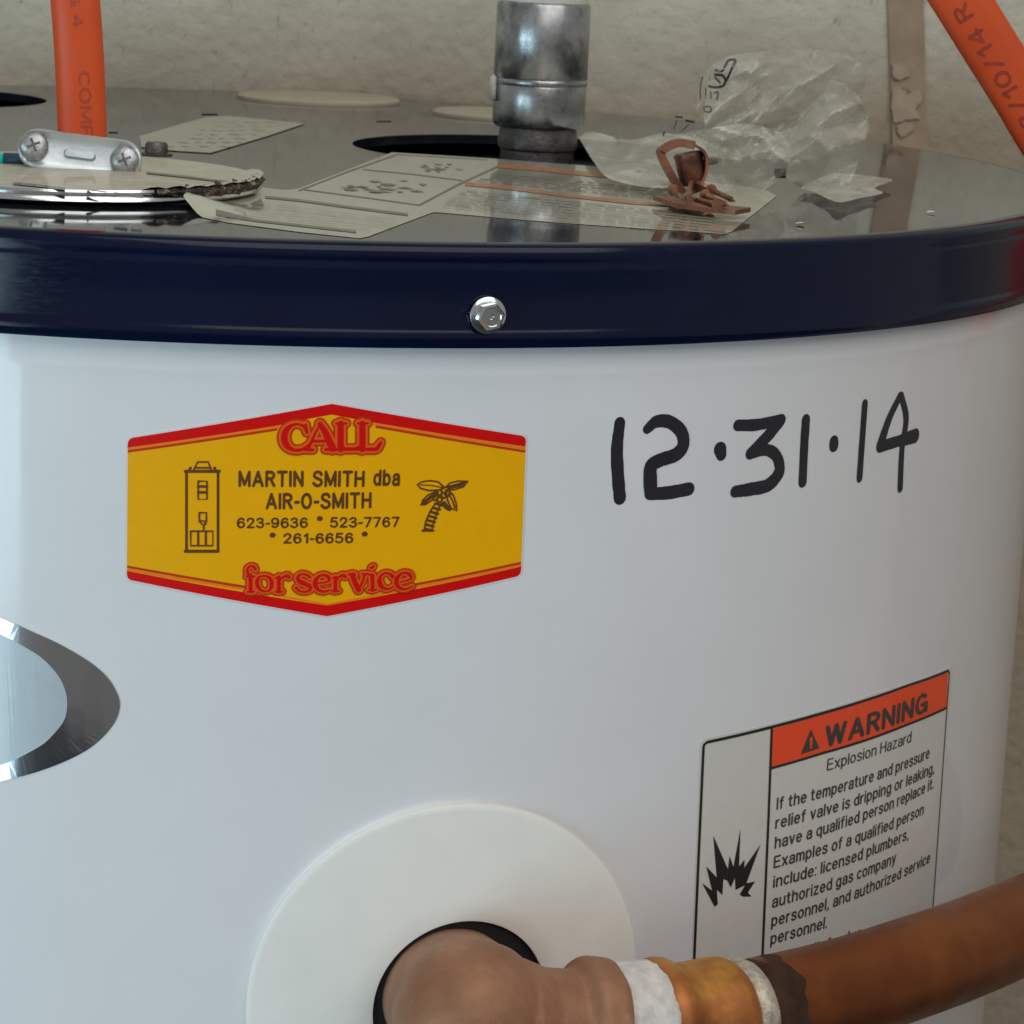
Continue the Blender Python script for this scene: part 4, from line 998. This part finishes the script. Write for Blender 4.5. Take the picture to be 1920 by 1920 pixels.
for nd in M_FILM2.node_tree.nodes:
    if nd.type == 'VALTORGB' and nd.inputs[0].links and nd.inputs[0].links[0].from_node.type == 'LAYER_WEIGHT':
        for e_, v_ in zip(nd.color_ramp.elements, (.55, .6, .66, .75)): e_.color = (v_, v_, v_, 1)
obj('film_flap', flatfilm(fl, .0022, 2), M_FILM2, bagt, auto=14)
fr2 = dense([(1500, 352), (1545, 330), (1570, 325), (1672, 336), (1640, 352), (1655, 362), (1610, 372), (1570, 379), (1530, 362)])
obj('film_flap', flatfilm(fr2, .0015, 6), M_FILM2, bagt, auto=14)
# black print on the film
me = b2.data; trees = []
for b_o in (b1, b2):
    dgv = [v.co + PL[b_o.name] for v in b_o.data.vertices]; trees.append(BVHTree.FromPolygons(dgv, [tuple(p.vertices) for p in b_o.data.polygons]))
def bag_strokes(name, L):
    bm = bmesh.new()
    for P, w_ in L:
        Pn = catmull(P, 5); ws = w_; prev = None
        for i, p in enumerate(Pn):
            a = Pn[max(i - 1, 0)]; b = Pn[min(i + 1, len(Pn) - 1)]; t = b - a; t = t / (np.hypot(*t) or 1); n = np.array((-t[1], t[0]))
            pr_ = []
            for s in (1, -1):
                qx = p + n * s * ws / 2; dr = ray(*qx).normalized(); hs = [h[3] for h in (T.ray_cast(CAM, dr) for T in trees) if h[0]]
                dist = (min(hs) if hs else (gc - CAM).length); pr_.append(bm.verts.new(CAM + dr * (dist - .0006)))
            if prev: bm.faces.new((prev[0], prev[1], pr_[1], pr_[0]))
            prev = pr_
    outward(bm, lambda c: CAM - c); return obj(name, bm, M_BINK, bagt, smooth=False)
q = Z(1280, 60, 4)
bag_strokes('bag_print', [(q([(240, 285), (295, 292), (320, 250), (345, 212), (395, 210), (375, 260), (345, 330), (320, 375)]), 4), (q([(235, 322), (290, 325), (320, 355), (305, 400), (250, 415), (190, 405)]), 4.5),
    (q([(240, 340), (285, 385)]), 3), (q([(150, 335), (135, 400), (130, 505)]), 2), (q([(175, 420), (175, 500)]), 2), (q([(210, 440), (212, 500)]), 2), (q([(235, 455), (265, 450), (255, 510)]), 2.4),
    (q([(160, 560), (205, 560), (208, 595), (165, 595), (160, 560)]), 2.2)])
bag_strokes('bag_print', [([(1266, 219), (1280, 220)], 3.2), ([(1285, 226), (1302, 229)], 4), ([(1270, 225), (1263, 243)], 1.8), ([(1292, 233), (1278, 246)], 1.8), ([(1246, 246), (1243, 255)], 3)])
# copper straps
def strip3(path, wdt, th, up):
    bm = bmesh.new(); sweep(bm, path, [(-th / 2, -wdt / 2), (th / 2, -wdt / 2), (th / 2, wdt / 2), (-th / 2, wdt / 2)], up=up); return bm
ys_ = on_z(1300, 372).y
def P_(x, y, dy=0): 
    p = on_y(x, y, ys_ + dy); p.z = max(p.z, ZT + .0012); return p
s1 = thing('copper_strap', P_(1290, 350), 'bent copper pipe strap standing up inside the bag', 'pipe strap', 'copper straps in the bag')
bm = strip3(spline3([P_(1302, 272), P_(1270, 268), P_(1242, 281), P_(1240, 292), P_(1258, 328), P_(1280, 362)], 6), .0030, .0022, (0, 0, 1)); obj('strap_band', bm, M_CUBIT, s1, auto=40)
bm = strip3(spline3([P_(1302, 272, .001), P_(1318, 283, .001), P_(1324, 300, .001), P_(1320, 330, .001), P_(1300, 358, .001)], 6), .0040, .0008, (0, 0, 1)); obj('strap_band', bm, M_CUBIT, s1, auto=40)
s3 = thing('copper_fitting', P_(1292, 352, .004), 'small dark cup shaped copper fitting tilted between the bent strap and the bag', 'pipe fitting')
a = P_(1300, 345, .003); b = P_(1290, 287, .003); d = b - a; rc = 26 * mpp(a)
bm = bmesh.new(); lathe(bm, [(0, 0), (rc * .8, 0), (rc * .97, .0015), (rc, .003), (rc * 1.02, d.length * .8), (rc * 1.08, d.length * .92), (rc * 1.02, d.length), (rc * .9, d.length), (rc * .88, .002)], a, d, 32); obj('fitting_shell', bm, M_CUDARK, s3, auto=40)
s2 = thing('copper_strap', on_z(1330, 388), 'flat copper strap lying on the label at the foot of the bag', 'pipe strap', 'copper straps in the bag')
bm = strip3([on_z(1262, 372, ZT + .002), on_z(1300, 385, ZT + .0022), on_z(1350, 392, ZT + .0022), on_z(1393, 396, ZT + .0022)], .011, .0012, (0, 0, 1)); obj('strap_band', bm, M_CUBIT, s2, auto=40)
bm = strip3(spline3([on_z(1290, 378, ZT + .0035), P_(1296, 352, -.004), P_(1320, 350, -.004), P_(1335, 372, -.004)], 6), .004, .001, (0, 1, 0)); obj('strap_loop', bm, M_CUBIT, s2, auto=40)
for i, (x0, y0, x1, y1) in enumerate([(1322, 366, 1368, 386), (1333, 356, 1380, 378), (1346, 384, 1300, 374), (1262, 356, 1286, 378)]):
    a, b = on_z(x0, y0, ZT + .0045 - .0004 * i), on_z(x1, y1, ZT + .0038 - .0004 * i)
    lbs = ['short copper nail on top of the flat strap', 'long copper nail leaning towards the back of the strap', 'copper nail at the middle of the flat strap', 'copper nail beside the upright strap']
    nl = thing('copper_nail', b, lbs[i] + ' in the bag', 'nail', 'copper nails in the bag')
    bm = bmesh.new(); d = b - a; lathe(bm, [(0, 0), (.0016, 0), (.0016, .0004), (.0008, .0005), (.0008, d.length * .8), (0, d.length)], a, d, 14); obj('nail_shank', bm, M_CUBIT, nl, auto=40)
# crumbs on the lid
for (x, y, lb) in [(1500, 418, 'pale sliver of debris near the lid rim below the bag'), (1745, 397, 'small pale chip lying on the lid at far right')]:
    p = on_z(x, y, ZT + .0006); k = mpp(p); bm = bmesh.new()
    bmesh.ops.create_icosphere(bm, subdivisions=2, radius=1, matrix=Matrix.Translation(p) @ Matrix.Diagonal((9 * k, 7 * k, .00025, 1)))
    for v in bm.verts: v.co += Vector((0, 0, .0003 * noise.noise(v.co * 900)))
    tag(obj('debris', bm, M_WPIPE), lb, 'debris')
